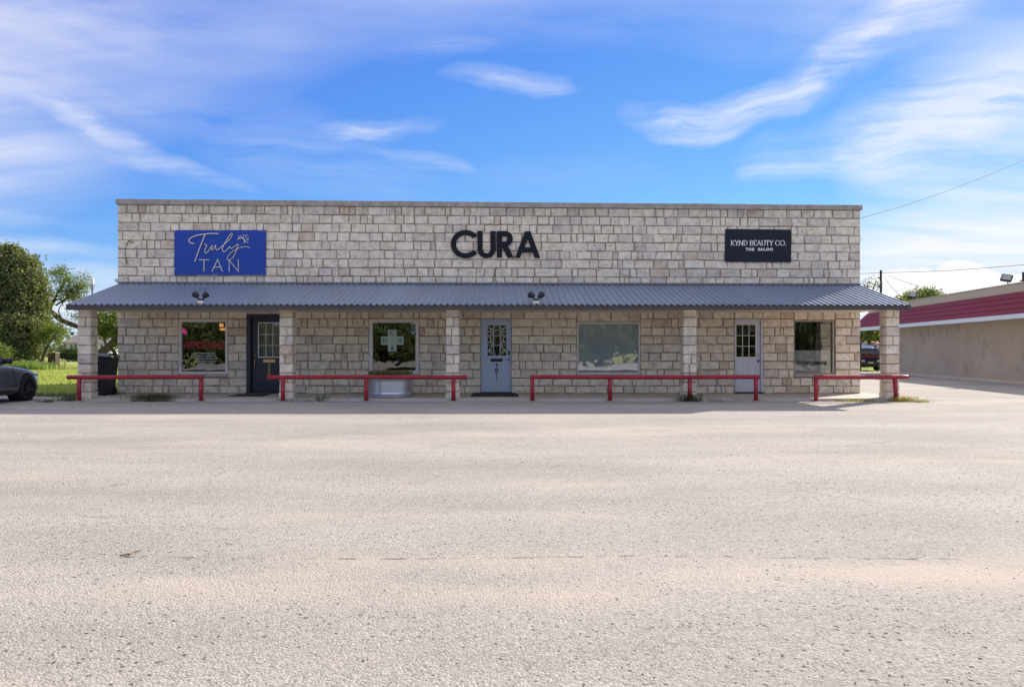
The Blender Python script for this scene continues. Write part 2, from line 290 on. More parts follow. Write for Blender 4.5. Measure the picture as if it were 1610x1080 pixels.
MT = dict(
    stone=stone_mat(), ground=ground_mat(),
    mortar=mat('mortar', (.27, .20, .15), (.345, .265, .205), 6, .95, bump=.004, bscale=60),
    cap=mat('cap_concrete', (.26, .225, .195), (.47, .42, .37), 5, .9, bump=.004, bscale=40),
    slab=mat('porch_slab', (.47, .42, .35), (.56, .50, .43), 2.0, .85, bump=.002, bscale=40),
    roof=mat('roof_steel', (.215, .26, .34), (.25, .295, .38), 1.2, .44, .15, spec=.6, stretch=(1.01, .12, 1)),
    flash=mat('flashing', (.16, .18, .22), (.20, .22, .26), 3, .4, .2),
    fascia=mat('fascia_paint', (.062, .055, .056), (.078, .07, .07), 2, .5),
    soffit=mat('soffit_board', (.70, .60, .49), (.76, .66, .55), 3, .8),
    plaster=mat('plaster', (.40, .35, .29), (.46, .41, .35), 1.5, .9, bump=.004, bscale=30),
    roofing=mat('roll_roofing', (.22, .22, .22), (.3, .3, .3), 2, .9),
    whiteframe=mat('white_frame', (.66, .62, .58), (.74, .70, .66), 4, .45),
    greyframe=mat('grey_frame', (.38, .35, .32), (.45, .42, .38), 4, .5),
    navy=mat('navy_door', (.022, .024, .048), (.027, .029, .056), 3, .35),
    bluedoor=mat('blue_door', (.42, .50, .63), (.46, .54, .67), 3, .4),
    paledoor=mat('lilac_door', (.60, .60, .66), (.66, .66, .71), 3, .45),
    muntin=mat('muntin_white', (.70, .68, .66), None, rough=.4),
    brass=mat('brass', (.50, .30, .12), (.58, .36, .16), 12, .35, .8),
    chrome=mat('chrome', (.6, .6, .6), None, rough=.2, metal=1),
    black=mat('black_plastic', (.014, .014, .017), (.02, .02, .024), 6, .45),
    rubber=mat('rubber', (.02, .019, .019), (.032, .03, .03), 20, .9, bump=.002),
    red=mat('red_paint', (.29, .014, .028), (.42, .020, .036), 3.5, .42, coat=.15, bump=.002, bscale=26, contrast=1.6),
    signblue=mat('sign_blue', (.007, .046, .33), (.010, .055, .37), 2, .35),
    cream=mat('sign_cream', (.80, .74, .68), None, rough=.4),
    bronze=mat('letter_edge', (.10, .07, .05), None, rough=.5),
    charcoal=mat('charcoal_letter', (.010, .0105, .018), (.013, .0135, .022), 3, .6, spec=.2),
    signdark=mat('sign_dark', (.012, .014, .026), (.016, .018, .032), 2, .55, spec=.25),
    white=mat('white_print', (.82, .82, .82), None, rough=.5),
    galv=mat('galvanised', (.50, .52, .56), (.60, .62, .66), 5, .33, .85, bump=.001, bscale=14, stretch=(1, 1, .25)),
    soil=mat('soil', (.05, .035, .025), (.08, .06, .04), 10, .95),
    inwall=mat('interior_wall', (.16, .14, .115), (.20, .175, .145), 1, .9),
    curtain=mat('curtain_cloth', (.76, .76, .77), (.84, .84, .84), 30, .9, stretch=(1, 1, .03)),
    drape=mat('pale_drape', (.50, .47, .43), (.62, .59, .55), 30, .9, stretch=(1, 1, .02)),
    film=mat('window_film', (.27, .33, .36), (.33, .39, .41), 1, .6),
    neon=emat('neon_pink', (.85, .04, .32), .55), lamp=emat('warm_lamp', (1.0, .40, .13), .9),
    crimson=mat('crimson_vinyl', (.55, .02, .07), None, rough=.5),
    mint=mat('mint_card', (.46, .58, .50), None, rough=.6), ink=mat('ink', (.04, .05, .05), None, rough=.7),
    grass=mat('lawn', (.20, .235, .045), (.36, .37, .09), .35, .95, bump=.03, bscale=9, detail=8),
    verge=mat('dry_verge', (.30, .27, .15), (.40, .36, .2), .6, .95, bump=.02, bscale=8),
    bark=mat('bark', (.055, .042, .032), (.10, .078, .06), 6, .95, bump=.02, bscale=14),
    carpaint=mat('car_silver', (.17, .175, .20), (.18, .185, .21), 1, .28, .65, coat=.8),
    carblue=mat('car_navy', (.016, .026, .085), (.018, .03, .095), 1, .22, .3, coat=.8),
    darkglass=mat('dark_glass', (.012, .014, .018), None, rough=.05, spec=.8),
    tyre=mat('tyre', (.014, .014, .015), (.022, .022, .023), 20, .85),
    rim=mat('dark_rim', (.03, .03, .033), None, rough=.35, metal=.6),
    taillight=mat('tail_light', (.32, .01, .02), None, rough=.2, coat=.6),
    lampglass=mat('lamp_glass', (.6, .6, .62), None, rough=.15),
    stucco=mat('stucco', (.37, .305, .245), (.48, .40, .325), .7, .92, bump=.006, bscale=50),
    stuccolight=mat('parapet_stucco', (.44, .38, .30), (.50, .44, .35), 1.0, .9, bump=.004, bscale=40),
    maroon=mat('maroon_steel', (.19, .017, .034), (.225, .021, .041), 2, .6, spec=.15),
    trim=mat('white_trim', (.60, .64, .74), (.66, .70, .78), 2, .4),
    poledark=mat('weathered_pole', (.035, .035, .05), (.055, .05, .06), 8, .9),
    wire=mat('cable', (.02, .02, .022), None, rough=.7),
    shingle=mat('shingle', (.20, .17, .15), (.28, .245, .21), 5, .95, stretch=(1, 1, 6)),
    siding=mat('siding', (.62, .62, .6), (.7, .7, .68), 3, .8),
    awning=mat('pink_awning', (.55, .10, .16), None, rough=.7), tan=mat('tan_wall', (.45, .36, .25), (.5, .41, .29), 2, .9),
    pebble=mat('pebble', (.30, .26, .225), (.40, .35, .31), 30, .9), twig=mat('twig', (.20, .14, .09), None, rough=.9),
    tar=mat('tar_crack', (.075, .068, .064), (.11, .1, .095), 10, .9),
    crackline=mat('wall_crack', (.12, .09, .07), None, rough=.95),
)
GL = dict(clear=glassmat('shop_glass', (.62, .64, .62), .09, .7), door=glassmat('door_glass', (.8, .82, .8), .05, .6),
          film=glassmat('filmed_glass', (.8, .85, .85), .22, .6, 0.015, diffuse=(.54, .62, .66), dmix=.5))

def wear(m, c, scale, lo, hi):
    """chips and rust spots over a painted metal"""
    nt = m.node_tree; N = nt.nodes.new; L = nt.links.new; p = nt.nodes['Principled BSDF']
    src = p.inputs['Base Color'].links[0].from_socket
    g = N('ShaderNodeNewGeometry'); n = N('ShaderNodeTexNoise'); n.inputs['Scale'].default_value = scale; n.inputs['Detail'].default_value = 6; n.inputs['Roughness'].default_value = .65
    L(g.outputs['Position'], n.inputs['Vector'])
    r = N('ShaderNodeValToRGB'); r.color_ramp.elements[0].position = lo; r.color_ramp.elements[1].position = hi; L(n.outputs[0], r.inputs[0])
    x = N('ShaderNodeMix'); x.data_type = 'RGBA'; L(r.outputs[0], x.inputs[0]); L(src, x.inputs[6]); x.inputs[7].default_value = (*c, 1); L(x.outputs[2], p.inputs['Base Color'])


def vary(m, amt):
    """each sheet a slightly different batch of paint"""
    nt = m.node_tree; N = nt.nodes.new; L = nt.links.new; p = nt.nodes['Principled BSDF']
    src = p.inputs['Base Color'].links[0].from_socket
    o = N('ShaderNodeObjectInfo'); mr = N('ShaderNodeMapRange'); mr.inputs[3].default_value = 1 - amt; mr.inputs[4].default_value = 1 + amt; L(o.outputs['Random'], mr.inputs[0])
    x = N('ShaderNodeVectorMath'); x.operation = 'SCALE'; L(src, x.inputs[0]); L(mr.outputs[0], x.inputs['Scale']); L(x.outputs[0], p.inputs['Base Color'])


wear(MT['red'], (.16, .055, .035), 7, .62, .70)
wear(MT['red'], (.46, .10, .10), 3, .60, .78)
wear(MT['roof'], (.20, .20, .20), 1.6, .60, .80)
vary(MT['roof'], .07)
wear(MT['stucco'], (.27, .225, .19), 1.1, .56, .74)
wear(MT['slab'], (.30, .26, .21), 2.2, .56, .72)

# ------------------------------------------------------------------ geometry helpers
ORG = {}


class MB:
    def __init__(s): s.v = []; s.f = []

    def add(s, vs, fs):
        o = len(s.v); s.v += [tuple(p) for p in vs]; s.f += [tuple(i + o for i in f) for f in fs]; return s

    def box(s, x0, x1, y0, y1, z0, z1, bev=0.0):
        if bev <= 0:
            v = [(x, y, z) for x in (x0, x1) for y in (y0, y1) for z in (z0, z1)]
            return s.add(v, [(0, 1, 3, 2), (4, 6, 7, 5), (0, 4, 5, 1), (2, 3, 7, 6), (0, 2, 6, 4), (1, 5, 7, 3)])
        bm = bmesh.new(); bmesh.ops.create_cube(bm, size=1)
        for w in bm.verts: w.co = Vector((x0 + (w.co.x + .5) * (x1 - x0), y0 + (w.co.y + .5) * (y1 - y0), z0 + (w.co.z + .5) * (z1 - z0)))
        bmesh.ops.bevel(bm, geom=bm.edges[:], offset=bev, segments=2, affect='EDGES', profile=.5)
        return s.bm(bm)

    def bm(s, bm):
        bm.verts.index_update(); s.add([w.co[:] for w in bm.verts], [[w.index for w in f.verts] for f in bm.faces]); bm.free(); return s

    def tube(s, pts, rad, n=8, cap=True):
        pts = [Vector(p) for p in pts]; rad = rad if isinstance(rad, (list, tuple)) else [rad] * len(pts)
        rings = []; up = None
        for i, p in enumerate(pts):
            a = pts[max(i - 1, 0)]; b = pts[min(i + 1, len(pts) - 1)]; t = (b - a).normalized()
            if up is None: up = Vector((0, 0, 1)) if abs(t.z) < .9 else Vector((0, 1, 0))
            u = (up - t * up.dot(t)).normalized(); w = t.cross(u); up = u
            rings.append([p + (u * math.cos(2 * math.pi * k / n) + w * math.sin(2 * math.pi * k / n)) * rad[i] for k in range(n)])
        vs = [q for r in rings for q in r]; fs = []
        for i in range(len(pts) - 1):
            for k in range(n): fs.append((i * n + k, i * n + (k + 1) % n, (i + 1) * n + (k + 1) % n, (i + 1) * n + k))
        if cap: fs += [tuple(range(n))[::-1], tuple((len(pts) - 1) * n + k for k in range(n))]
        return s.add(vs, fs)

    def lathe(s, prof, c=(0, 0, 0), n=24, axis='z'):
        vs = []; fs = []; m = len(prof)
        for k in range(n):
            a = 2 * math.pi * k / n
            for r, h in prof:
                p = (r * math.cos(a), r * math.sin(a), h) if axis == 'z' else ((h, r * math.cos(a), r * math.sin(a)) if axis == 'x' else (r * math.cos(a), h, r * math.sin(a)))
                vs.append((c[0] + p[0], c[1] + p[1], c[2] + p[2]))
        for k in range(n):
            for i in range(m - 1): fs.append((k * m + i, ((k + 1) % n) * m + i, ((k + 1) % n) * m + i + 1, k * m + i + 1))
        return s.add(vs, fs)

    def prism(s, poly, a, b, plane='xz'):
        n = len(poly)
        P = (lambda p, d: (p[0], d, p[1])) if plane == 'xz' else ((lambda p, d: (d, p[0], p[1])) if plane == 'yz' else (lambda p, d: (p[0], p[1], d)))
        vs = [P(p, a) for p in poly] + [P(p, b) for p in poly]
        return s.add(vs, [tuple(range(n)), tuple(range(n, 2 * n))[::-1]] + [(i, (i + 1) % n, n + (i + 1) % n, n + i) for i in range(n)])

    def ribbon(s, pts, w, y0, y1, closed=False, pen=None):
        """flat lettering stroke in the xz plane standing out from y1 to y0 (towards the camera)"""
        P = []
        for p in pts:
            q = Vector((p[0], p[1]))
            if not P or (q - P[-1]).length > 1e-5: P.append(q)
        n = len(P); L_, R_ = [], []
        if n < 2: return s
        for i in range(n):
            a = P[i - 1] if i > 0 else (P[-1] if closed else P[i]); b = P[i + 1] if i < n - 1 else (P[0] if closed else P[i])
            d1 = (P[i] - a); d2 = (b - P[i])
            d1 = d1.normalized() if d1.length > 1e-9 else None; d2 = d2.normalized() if d2.length > 1e-9 else None
            if d1 is None: d1 = d2
            if d2 is None: d2 = d1
            t = (d1 + d2); t = t.normalized() if t.length > .2 else d1
            m = Vector((-t.y, t.x)); k = max(.45, m.dot(Vector((-d1.y, d1.x))))
            ww = (w if pen is None else pen(t)) / 2 / k
            L_.append(P[i] + m * ww); R_.append(P[i] - m * ww)
        vs = []; eps = .0008
        for i in range(n):
            o = eps * i / max(1, n - 1)
            for q, y in ((L_[i], y0 - o), (R_[i], y0 - o), (R_[i], y1), (L_[i], y1)): vs.append((q.x, y, q.y))
        fs = []; m = n if closed else n - 1
        for i in range(m):
            j = (i + 1) % n
            for k in range(4): fs.append((4 * i + k, 4 * i + (k + 1) % 4, 4 * j + (k + 1) % 4, 4 * j + k))
        if not closed: fs += [(0, 1, 2, 3), tuple(4 * (n - 1) + k for k in (3, 2, 1, 0))]
        return s.add(vs, fs)

    def build(s, name, m, parent=None, smooth=False, origin=None, fixn=True):
        v = np.array(s.v, dtype=np.float64)
        c = Vector(origin) if origin is not None else Vector(((v.min(0) + v.max(0)) / 2).tolist())
        if origin is None and parent is None: c.z = float(v[:, 2].min())
        me = bpy.data.meshes.new(name); me.from_pydata((v - np.array(c[:])).tolist(), [], s.f)
        if fixn:
            bm = bmesh.new(); bm.from_mesh(me); bmesh.ops.recalc_face_normals(bm, faces=bm.faces[:]); bm.to_mesh(me); bm.free()
        return link(name, me, m, parent, c, smooth)


def link(name, me, m, parent, c, smooth=False):
    ms = m if isinstance(m, (list, tuple)) else [m]
    for q in ms: me.materials.append(MT[q] if isinstance(q, str) else q)
    if smooth: me.shade_smooth()
    o = bpy.data.objects.new(name, me); col.objects.link(o); ORG[o.name] = Vector(c)
    if parent is not None:
        o.parent = parent; o.location = Vector(c) - ORG[parent.name]
    else: o.location = c
    return o


def tag(o, label=None, cat=None, group=None, kind=None):
    for k, v in (('label', label), ('category', cat), ('group', group), ('kind', kind)):
        if v: o[k] = v
    return o


def thing(name, label, cat, loc, group=None):
    o = bpy.data.objects.new(name, None); col.objects.link(o); o.location = loc; o.empty_display_size = .2
    ORG[o.name] = Vector(loc); return tag(o, label, cat, group)


def copy_tree(o, parent=None, delta=None):
    c = o.copy(); col.objects.link(c); c.parent = parent
    ORG[c.name] = ORG[o.name] + (delta or Vector((0, 0, 0)))
    for ch in list(o.children): copy_tree(ch, c, delta)
    return c


def set_tone(me, tones_per_face=None, tone=None):
    a = me.attributes.new('tone', 'FLOAT_COLOR', 'FACE')
    n = len(me.polygons)
    d = np.ones((n, 4), dtype=np.float32)
    d[:, :3] = np.array(tone if tone is not None else tones_per_face, dtype=np.float32)
    a.data.foreach_set('color', d.ravel())


def font_mesh(txt, size, depth, x, z, y, align='CENTER', sx=1.0, spacing=1.0, bold=0.0):
    cu = bpy.data.curves.new('lettering', 'FONT'); cu.body = txt; cu.size = size; cu.extrude = depth / 2; cu.align_x = align; cu.space_character = spacing; cu.offset = bold; cu.resolution_u = 3
    o = bpy.data.objects.new('lettering', cu); col.objects.link(o)
    bpy.context.view_layer.update()
    me = bpy.data.meshes.new_from_object(o.evaluated_get(bpy.context.evaluated_depsgraph_get()))
    b = MB(); b.add([(x + w.co.x * sx, y - w.co.z, z + w.co.y) for w in me.vertices], [tuple(p.vertices) for p in me.polygons])
    bpy.data.objects.remove(o); bpy.data.curves.remove(cu); bpy.data.meshes.remove(me)
    return b


def curve_mesh(splines, depth, y):
    """closed outlines (and holes) in xz, filled and given thickness"""
    cu = bpy.data.curves.new('outline', 'CURVE'); cu.dimensions = '2D'; cu.fill_mode = 'BOTH'; cu.extrude = depth / 2
    for sp in splines:
        s = cu.splines.new('POLY'); s.points.add(len(sp) - 1); s.use_cyclic_u = True
        for q, p in zip(s.points, sp): q.co = (p[0], p[1], 0, 1)
    o = bpy.data.objects.new('outline', cu); col.objects.link(o)
    bpy.context.view_layer.update()
    me = bpy.data.meshes.new_from_object(o.evaluated_get(bpy.context.evaluated_depsgraph_get()))
    b = MB(); b.add([(w.co.x, y - w.co.z, w.co.y) for w in me.vertices], [tuple(p.vertices) for p in me.polygons])
    bpy.data.objects.remove(o); bpy.data.curves.remove(cu); bpy.data.meshes.remove(me)
    return b


def at(px, py, Y): return ((px - VX) / F * Y, CAMH - (py - VY) / F * Y)
def PX(px, Y): return (px - VX) / F * Y
def PZ(py, Y): return CAMH - (py - VY) / F * Y
def spline(pts, n=6):
    P = [Vector(p) for p in pts]; out = []
    for i in range(len(P) - 1):
        p0 = P[max(i - 1, 0)]; p1 = P[i]; p2 = P[i + 1]; p3 = P[min(i + 2, len(P) - 1)]
        for k in range(n):
            t = k / n
            out.append(.5 * ((2 * p1) + (p2 - p0) * t + (2 * p0 - 5 * p1 + 4 * p2 - p3) * t * t + (3 * p1 - p0 - 3 * p2 + p3) * t ** 3))
    out.append(P[-1]); return out


# ================================================================== SETTING
def sheet(name, poly, z, m, kind='structure', thick=None):
    b = MB()
    if thick: b.prism(poly, z - thick, z, 'xy')
    else: b.add([(x, y, z) for x, y in poly], [tuple(range(len(poly)))])
    return tag(b.build(name, m, origin=(0, 0, 0)), kind=kind)


sheet('ground', [(-900, -900), (900, -900), (900, 1800), (-900, 1800)], -.03, 'grass')
edge = []
x = -60.0
while x < -11.5:
    edge.append((x, 22.4 + rnd.uniform(-.25, .25) - (0.9 if x > -14 else 0))); x += rnd.uniform(.5, 1.1)
lot = [(-60, -26)] + edge + [(-11.0, 21.6), (-11.0, 24), (10.4, 24), (10.4, 37)]
x = 10.4
far_edge = []
while x < 60:
    far_edge.append((x, 47.0 + rnd.uniform(-.3, .3))); x += rnd.uniform(1, 2)
lot += far_edge + [(60, -26)]
sheet('parking_lot', lot, 0.0, 'ground')
sheet('verge', [(-200, -34), (200, -34), (200, -26.2), (-200, -26.2)], -.02, 'verge')
sheet('road', [(-200, -42), (200, -42), (200, -34.2), (-200, -34.2)], -.018, 'roofing')
# hairline break in the seal
b = MB(); x = -2.6
pts = []
while x < 2.9:
    pts.append((x, 4.83 + .03 * math.sin(x * 1.7) + rnd.uniform(-.012, .012))); x += rnd.uniform(.04, .12)
for i in range(len(pts) - 1):
    if rnd.random() < .42:
        w = rnd.uniform(.001, .005); (x0, y0), (x1, y1) = pts[i], pts[i + 1]
        b.add([(x0, y0 - w, .004), (x1, y1 - w, .004), (x1, y1 + w, .004), (x0, y0 + w, .004)], [(0, 1, 2, 3)])
tag(b.build('pavement_crack', 'tar', fixn=False), kind='stuff')
# loose pebbles
b = MB()
for i in range(2600):
    Y = 2.6 + 12 * rnd.random() ** 1.8; X = rnd.uniform(-.68, .70) * Y; r = rnd.uniform(.0025, .0075) * (1.5 if rnd.random() < .06 else 1)
    a = rnd.uniform(0, 6.3); q = [(X + r * math.cos(a + k * 1.571) * rnd.uniform(.7, 1.2), Y + r * math.sin(a + k * 1.571) * rnd.uniform(.7, 1.2), .0005) for k in range(4)] + [(X, Y, r * .9)]
    b.add(q, [(0, 1, 4), (1, 2, 4), (2, 3, 4), (3, 0, 4)])
tag(b.build('gravel', 'pebble', origin=(0, 0, 0)), kind='stuff')
t = PX(190, 4.86), PX(221, 4.95)
b = MB().tube([(t[0], 4.84, .012), (t[0] + .05, 4.87, .014), (t[1] - .03, 4.93, .012), (t[1], 4.95, .01)], [.004, .006, .005, .003], 6)
tag(b.build('twig', 'twig'), 'short dry brown twig lying on the pale parking lot', 'twig')

# ================================================================== STONE BUILDING
YW = 22.0                      # stone face of the facade
WX0, WX1 = PX(184.5, YW), PX(1353, YW)
SLAB = .07
def sk(x, z): return z - .0082 * x * max(0.0, z - 2.3) / 3.27    # the parapet falls slightly to the right


bld = thing('stone_storefront', 'long cream limestone block storefront with flat parapet and blue metal porch roof', 'building', ((WX0 + WX1) / 2, YW, 0))
slab = tag(MB().prism([(WX0 + .1, 19.66), (10.2, 19.72), (10.62, 19.85), (10.62, 22.3), (WX0 - .1, 22.3), (WX0 - .1, 21.3)], -.02, SLAB, 'xy').build('porch_slab', 'slab'), kind='structure')

# openings: x0, x1, zb, zt (facade plane)
OP = []
def op(px0, px1, py0, py1):
    x0, z1 = at(px0, py0, YW); x1, z0 = at(px1, py1, YW); OP.append((x0, x1, z0, z1)); return OP[-1]
w1 = op(280.7, 358.2, 501.7, 588.5); d1 = op(387.8, 449.5, 494.4, 618.5); w2 = op(580, 659, 501.5, 588)
d2 = op(756, 803.8, 501.4, 618.5); w3 = op(907, 1007, 506, 588.5); d3 = op(1155, 1199.6, 501.7, 618.5); w4 = op(1248.5, 1313.5, 503.5, 588.5)
OP = [(a, c, (SLAB if zb < .12 else zb), zt) for a, c, zb, zt in OP]
w1, d1, w2, d2, w3, d3, w4 = OP

# mortar wall with the openings left out
b = MB(); YM = YW + .017; YB = YW + .28
xs = sorted({WX0 + .01, WX1 - .01} | {o[0] for o in OP} | {o[1] for o in OP})
for i in range(len(xs) - 1):
    xa, xb = xs[i], xs[i + 1]; xm = (xa + xb) / 2
    o = [q for q in OP if q[0] < xm < q[1]]
    spans = [(SLAB, 5.52)] if not o else [(SLAB, o[0][2]), (o[0][3], 5.52)]
    for za, zb in spans:
        if zb - za > .02:
            v = [(x_, y_, sk(x_, z_)) for x_ in (xa, xb) for y_ in (YM, YB) for z_ in (za, zb)]
            b.add(v, [(0, 1, 3, 2), (4, 6, 7, 5), (0, 4, 5, 1), (2, 3, 7, 6), (0, 2, 6, 4), (1, 5, 7, 3)])
wall = b.build('wall', 'mortar', bld)


def stone(x0, x1, z0, z1, yf, yb, gap=.014, skew=True, jit=.010, rough=.007, nx=None):
    """one rock-faced block: chamfered, uneven front, 50-odd triangles"""
    x0 += gap; x1 -= gap; z0 += gap; z1 -= gap
    J = lambda s=jit: rnd.uniform(-s, s)
    c = [(x0 + J(), z0 + J()), (x1 + J(), z0 + J()), (x1 + J(), z1 + J()), (x0 + J(), z1 + J())]
    nx = nx or (4 if x1 - x0 > .3 else 3); nz = 2
    e = .013
    us = [0] + [min(.5, e / max(.05, x1 - x0))] + [k / (nx - 1) for k in range(1, nx - 1)] + [1 - min(.5, e / max(.05, x1 - x0)), 1]
    ws = [0, min(.4, e / max(.05, z1 - z0)), .5 + J(.12), 1 - min(.4, e / max(.05, z1 - z0)), 1]
    vs = []; U, W = len(us), len(ws); tilt = (J(.006), J(.006))
    for j, w in enumerate(ws):
        for i, u in enumerate(us):
            xx = (c[0][0] * (1 - u) + c[1][0] * u) * (1 - w) + (c[3][0] * (1 - u) + c[2][0] * u) * w
            zz = (c[0][1] * (1 - u) + c[1][1] * u) * (1 - w) + (c[3][1] * (1 - u) + c[2][1] * u) * w
            edge_ = i in (0, U - 1) or j in (0, W - 1)
            if edge_: yy = yf + .009; xx += J(.003); zz += J(.003)
            else: yy = yf + J(rough) + tilt[0] * (u - .5) * 2 + tilt[1] * (w - .5) * 2
            vs.append((xx, yy, sk(xx, zz) if skew else zz))
    fs = [(j * U + i, j * U + i + 1, (j + 1) * U + i + 1, (j + 1) * U + i) for j in range(W - 1) for i in range(U - 1)]
    rim = [i for i in range(U)] + [j * U + U - 1 for j in range(1, W)] + [(W - 1) * U + i for i in range(U - 2, -1, -1)] + [j * U for j in range(W - 2, 0, -1)]
    o = len(vs)
    for k in rim: vs.append((vs[k][0], yb, vs[k][2]))
    n = len(rim)
    fs += [(rim[(k + 1) % n], rim[k], o + k, o + (k + 1) % n) for k in range(n)]
    return vs, fs


def stone_tone():
    r = rnd.random(); k = rnd.uniform(.93, 1.05)
    if r < .035: c = (.66, .55, .43)
    elif r < .11: c = (.67, .60, .53)
    elif r < .20: c = (.68, .615, .53)
    else:
        f = rnd.random(); c = (.80 + .02 * f, .715 + .03 * f, .58 + .05 * f)
    return tuple(v * k for v in c)


WIDTHS = [.58, .50, .44, .40, .36, .52, .30, .24, .16, .20, .62, .34]
blocks = []    # (area, x0,x1,z0,z1, tone)
last_w = [0]
def fill_row(xa, xb, z0, z1, top=False):
    if z1 - z0 < .05: return
    x = xa
    while x < xb - .01:
        w = rnd.choice(WIDTHS) * rnd.uniform(.88, 1.12)
        if abs(w - last_w[0]) < .05: w *= rnd.choice((.7, 1.25))
        last_w[0] = w
        if xb - x - w < .13: w = xb - x if xb - x < .62 else (xb - x) * rnd.uniform(.42, .58)
        blocks.append((x, x + w, z0, z1, stone_tone(), top)); x += w


rows = [(SLAB + .005, .29), (.29, .515)] + [(.515 + (2.22 - .515) / 7 * k, .515 + (2.22 - .515) / 7 * (k + 1)) for k in range(7)] + [(2.22, 2.46)]
zc0, zc1 = 3.18, 5.43
rows_up = [(zc0 + (zc1 - zc0) / 9 * k, zc0 + (zc1 - zc0) / 9 * (k + 1)) for k in range(9)]
for z0, z1 in rows:
    xs = sorted({WX0, WX1} | {o[0] for o in OP} | {o[1] for o in OP})
    free = []
    for xa, xb in zip(xs, xs[1:]):
        xm = (xa + xb) / 2; o = [q for q in OP if q[0] < xm < q[1]]
        if not o: free.append((xa, xb, z0, z1)); continue
        _, _, ob, ot = o[0]
        if ot >= z1 - .02 and ob <= z0 + .02: continue
        if ob < z1 and ot > z1: 
            if ob - .075 - z0 > .08: free.append((xa, xb, z0, ob - .075))      # leaves room for the sill
        elif ot > z0 - .12 and ot < z1 and ob < z0: free.append((xa, xb, ot + .004, z1))
        elif ob >= z1 - .02: free.append((xa, xb, z0, min(z1, ob - .075)))
        else: free.append((xa, xb, z0, z1))
    m = []
    for f in free:
        if m and abs(m[-1][1] - f[0]) < 1e-6 and abs(m[-1][2] - f[2]) < 1e-6 and abs(m[-1][3] - f[3]) < 1e-6: m[-1] = (m[-1][0], f[1], f[2], f[3])
        else: m.append(f)
    for f in m: fill_row(*f)
for k, (z0, z1) in enumerate(rows_up): fill_row(WX0, WX1, z0, z1, k == 8)
blocks.sort(key=lambda q: -(q[1] - q[0]) * (q[3] - q[2]))
rest_v = MB(); rest_t = []
for i, (xa, xb, z0, z1, tn, top) in enumerate(blocks):
    vs, fs = stone(xa, xb, z0, z1, YW - rnd.uniform(0, .008), YW + .05, gap=rnd.uniform(.011, .015), rough=.012 if top else .006)
    if top: kt = rnd.uniform(.80, .98); tn = tuple(v * kt for v in tn)
    if i < 300:
        o = MB().add(vs, fs).build('stone', 'stone', wall); set_tone(o.data, tone=tn)
    else:
        rest_v.add(vs, fs); rest_t += [tn] * len(fs)
o = rest_v.build('stone', 'stone', wall, fixn=False); set_tone(o.data, rest_t); o['kind'] = 'stuff'

# parapet cap in long concrete pieces
seams = [182.5, 300, 433, 610, 782, 905, 1085, 1215, 1355.5]
for a, c in zip(seams, seams[1:]):
    x0, x1 = PX(a, YW), PX(c, YW); g = .004
    v = [(x_, y_, sk(x_, z_) + rnd.uniform(-.006, .006)) for x_ in (x0 + g, x1 - g) for y_ in (YW - .035, YW + .33) for z_ in (5.432, 5.575)]
    MB().add(v, [(0, 1, 3, 2), (4, 6, 7, 5), (0, 4, 5, 1), (2, 3, 7, 6), (0, 2, 6, 4), (1, 5, 7, 3)]).build('cap_stone', 'cap', bld)
# body behind the facade
yb0, yb1 = YB + .002, 36.3
MB().box(WX0 + .03, WX0 + .25, yb0, yb1, -.02, 5.40).build('side_wall', 'plaster', bld)
MB().box(WX1 - .25, WX1 - .03, yb0, yb1, -.02, 5.40).build('side_wall', 'plaster', bld)
MB().box(WX0 + .25, WX1 - .25, yb1 - .25, yb1 - .002, -.02, 5.40).build('rear_wall', 'plaster', bld)
MB().box(WX0 + .25, WX1 - .25, yb0, yb1 - .25, 4.9, 5.0).build('flat_roof', 'roofing', bld)
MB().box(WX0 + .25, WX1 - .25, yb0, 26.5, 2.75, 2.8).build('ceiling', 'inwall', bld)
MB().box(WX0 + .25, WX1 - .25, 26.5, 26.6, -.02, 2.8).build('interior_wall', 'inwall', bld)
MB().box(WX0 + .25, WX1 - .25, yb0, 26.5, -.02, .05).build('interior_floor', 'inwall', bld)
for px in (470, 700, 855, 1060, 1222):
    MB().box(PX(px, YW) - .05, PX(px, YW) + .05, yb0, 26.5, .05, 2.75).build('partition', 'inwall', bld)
bx = PX(182.5, YW)
MB().box(bx - .05, bx + .04, YW + .02, YW + .2, PZ(443, YW), PZ(438, YW)).build('junction_box', 'galv', bld)

# ---- porch roof
YE = 19.33; ZE, ZT = 2.465, 3.19
EX0, EX1 = PX(102.5, YE), PX(1431, YE)
def roofz(y): return ZE + (ZT - ZE) * (y - YE) / (YW - .03 - YE)
NP = 22; pw = (EX1 - EX0) / NP; per = pw / 6
for i in range(NP):
    prof = []
    for k in range(6):
        xk = EX0 + i * pw + k * per
        prof += [(xk, 0), (xk + per * .52, 0), (xk + per * .62, .032), (xk + per * .76, .032)]
    prof.append((EX0 + (i + 1) * pw + .002, 0))
    vs = []; fs = []
    zo = .0015 * (i % 2)
    for y in (YE - .02 + rnd.uniform(-.004, .004), YW - .03):
        for th in (0, -.003):
            vs += [(x_, y, sk(x_, roofz(y) + h + th + zo)) for x_, h in prof]
    n = len(prof)
    for k in range(n - 1):
        fs += [(k, k + 1, 2 * n + k + 1, 2 * n + k), (n + k, 3 * n + k, 3 * n + k + 1, n + k + 1), (k, n + k, n + k + 1, k + 1)]
    MB().add(vs, fs).build('roof_panel', 'roof', bld)
def slab_x(x0, x1, y0, y1, z0, z1):
    v = [(x_, y_, sk(x_, z_)) for x_ in (x0, x1) for y_ in (y0, y1) for z_ in (z0, z1)]
    return MB().add(v, [(0, 1, 3, 2), (4, 6, 7, 5), (0, 4, 5, 1), (2, 3, 7, 6), (0, 2, 6, 4), (1, 5, 7, 3)])
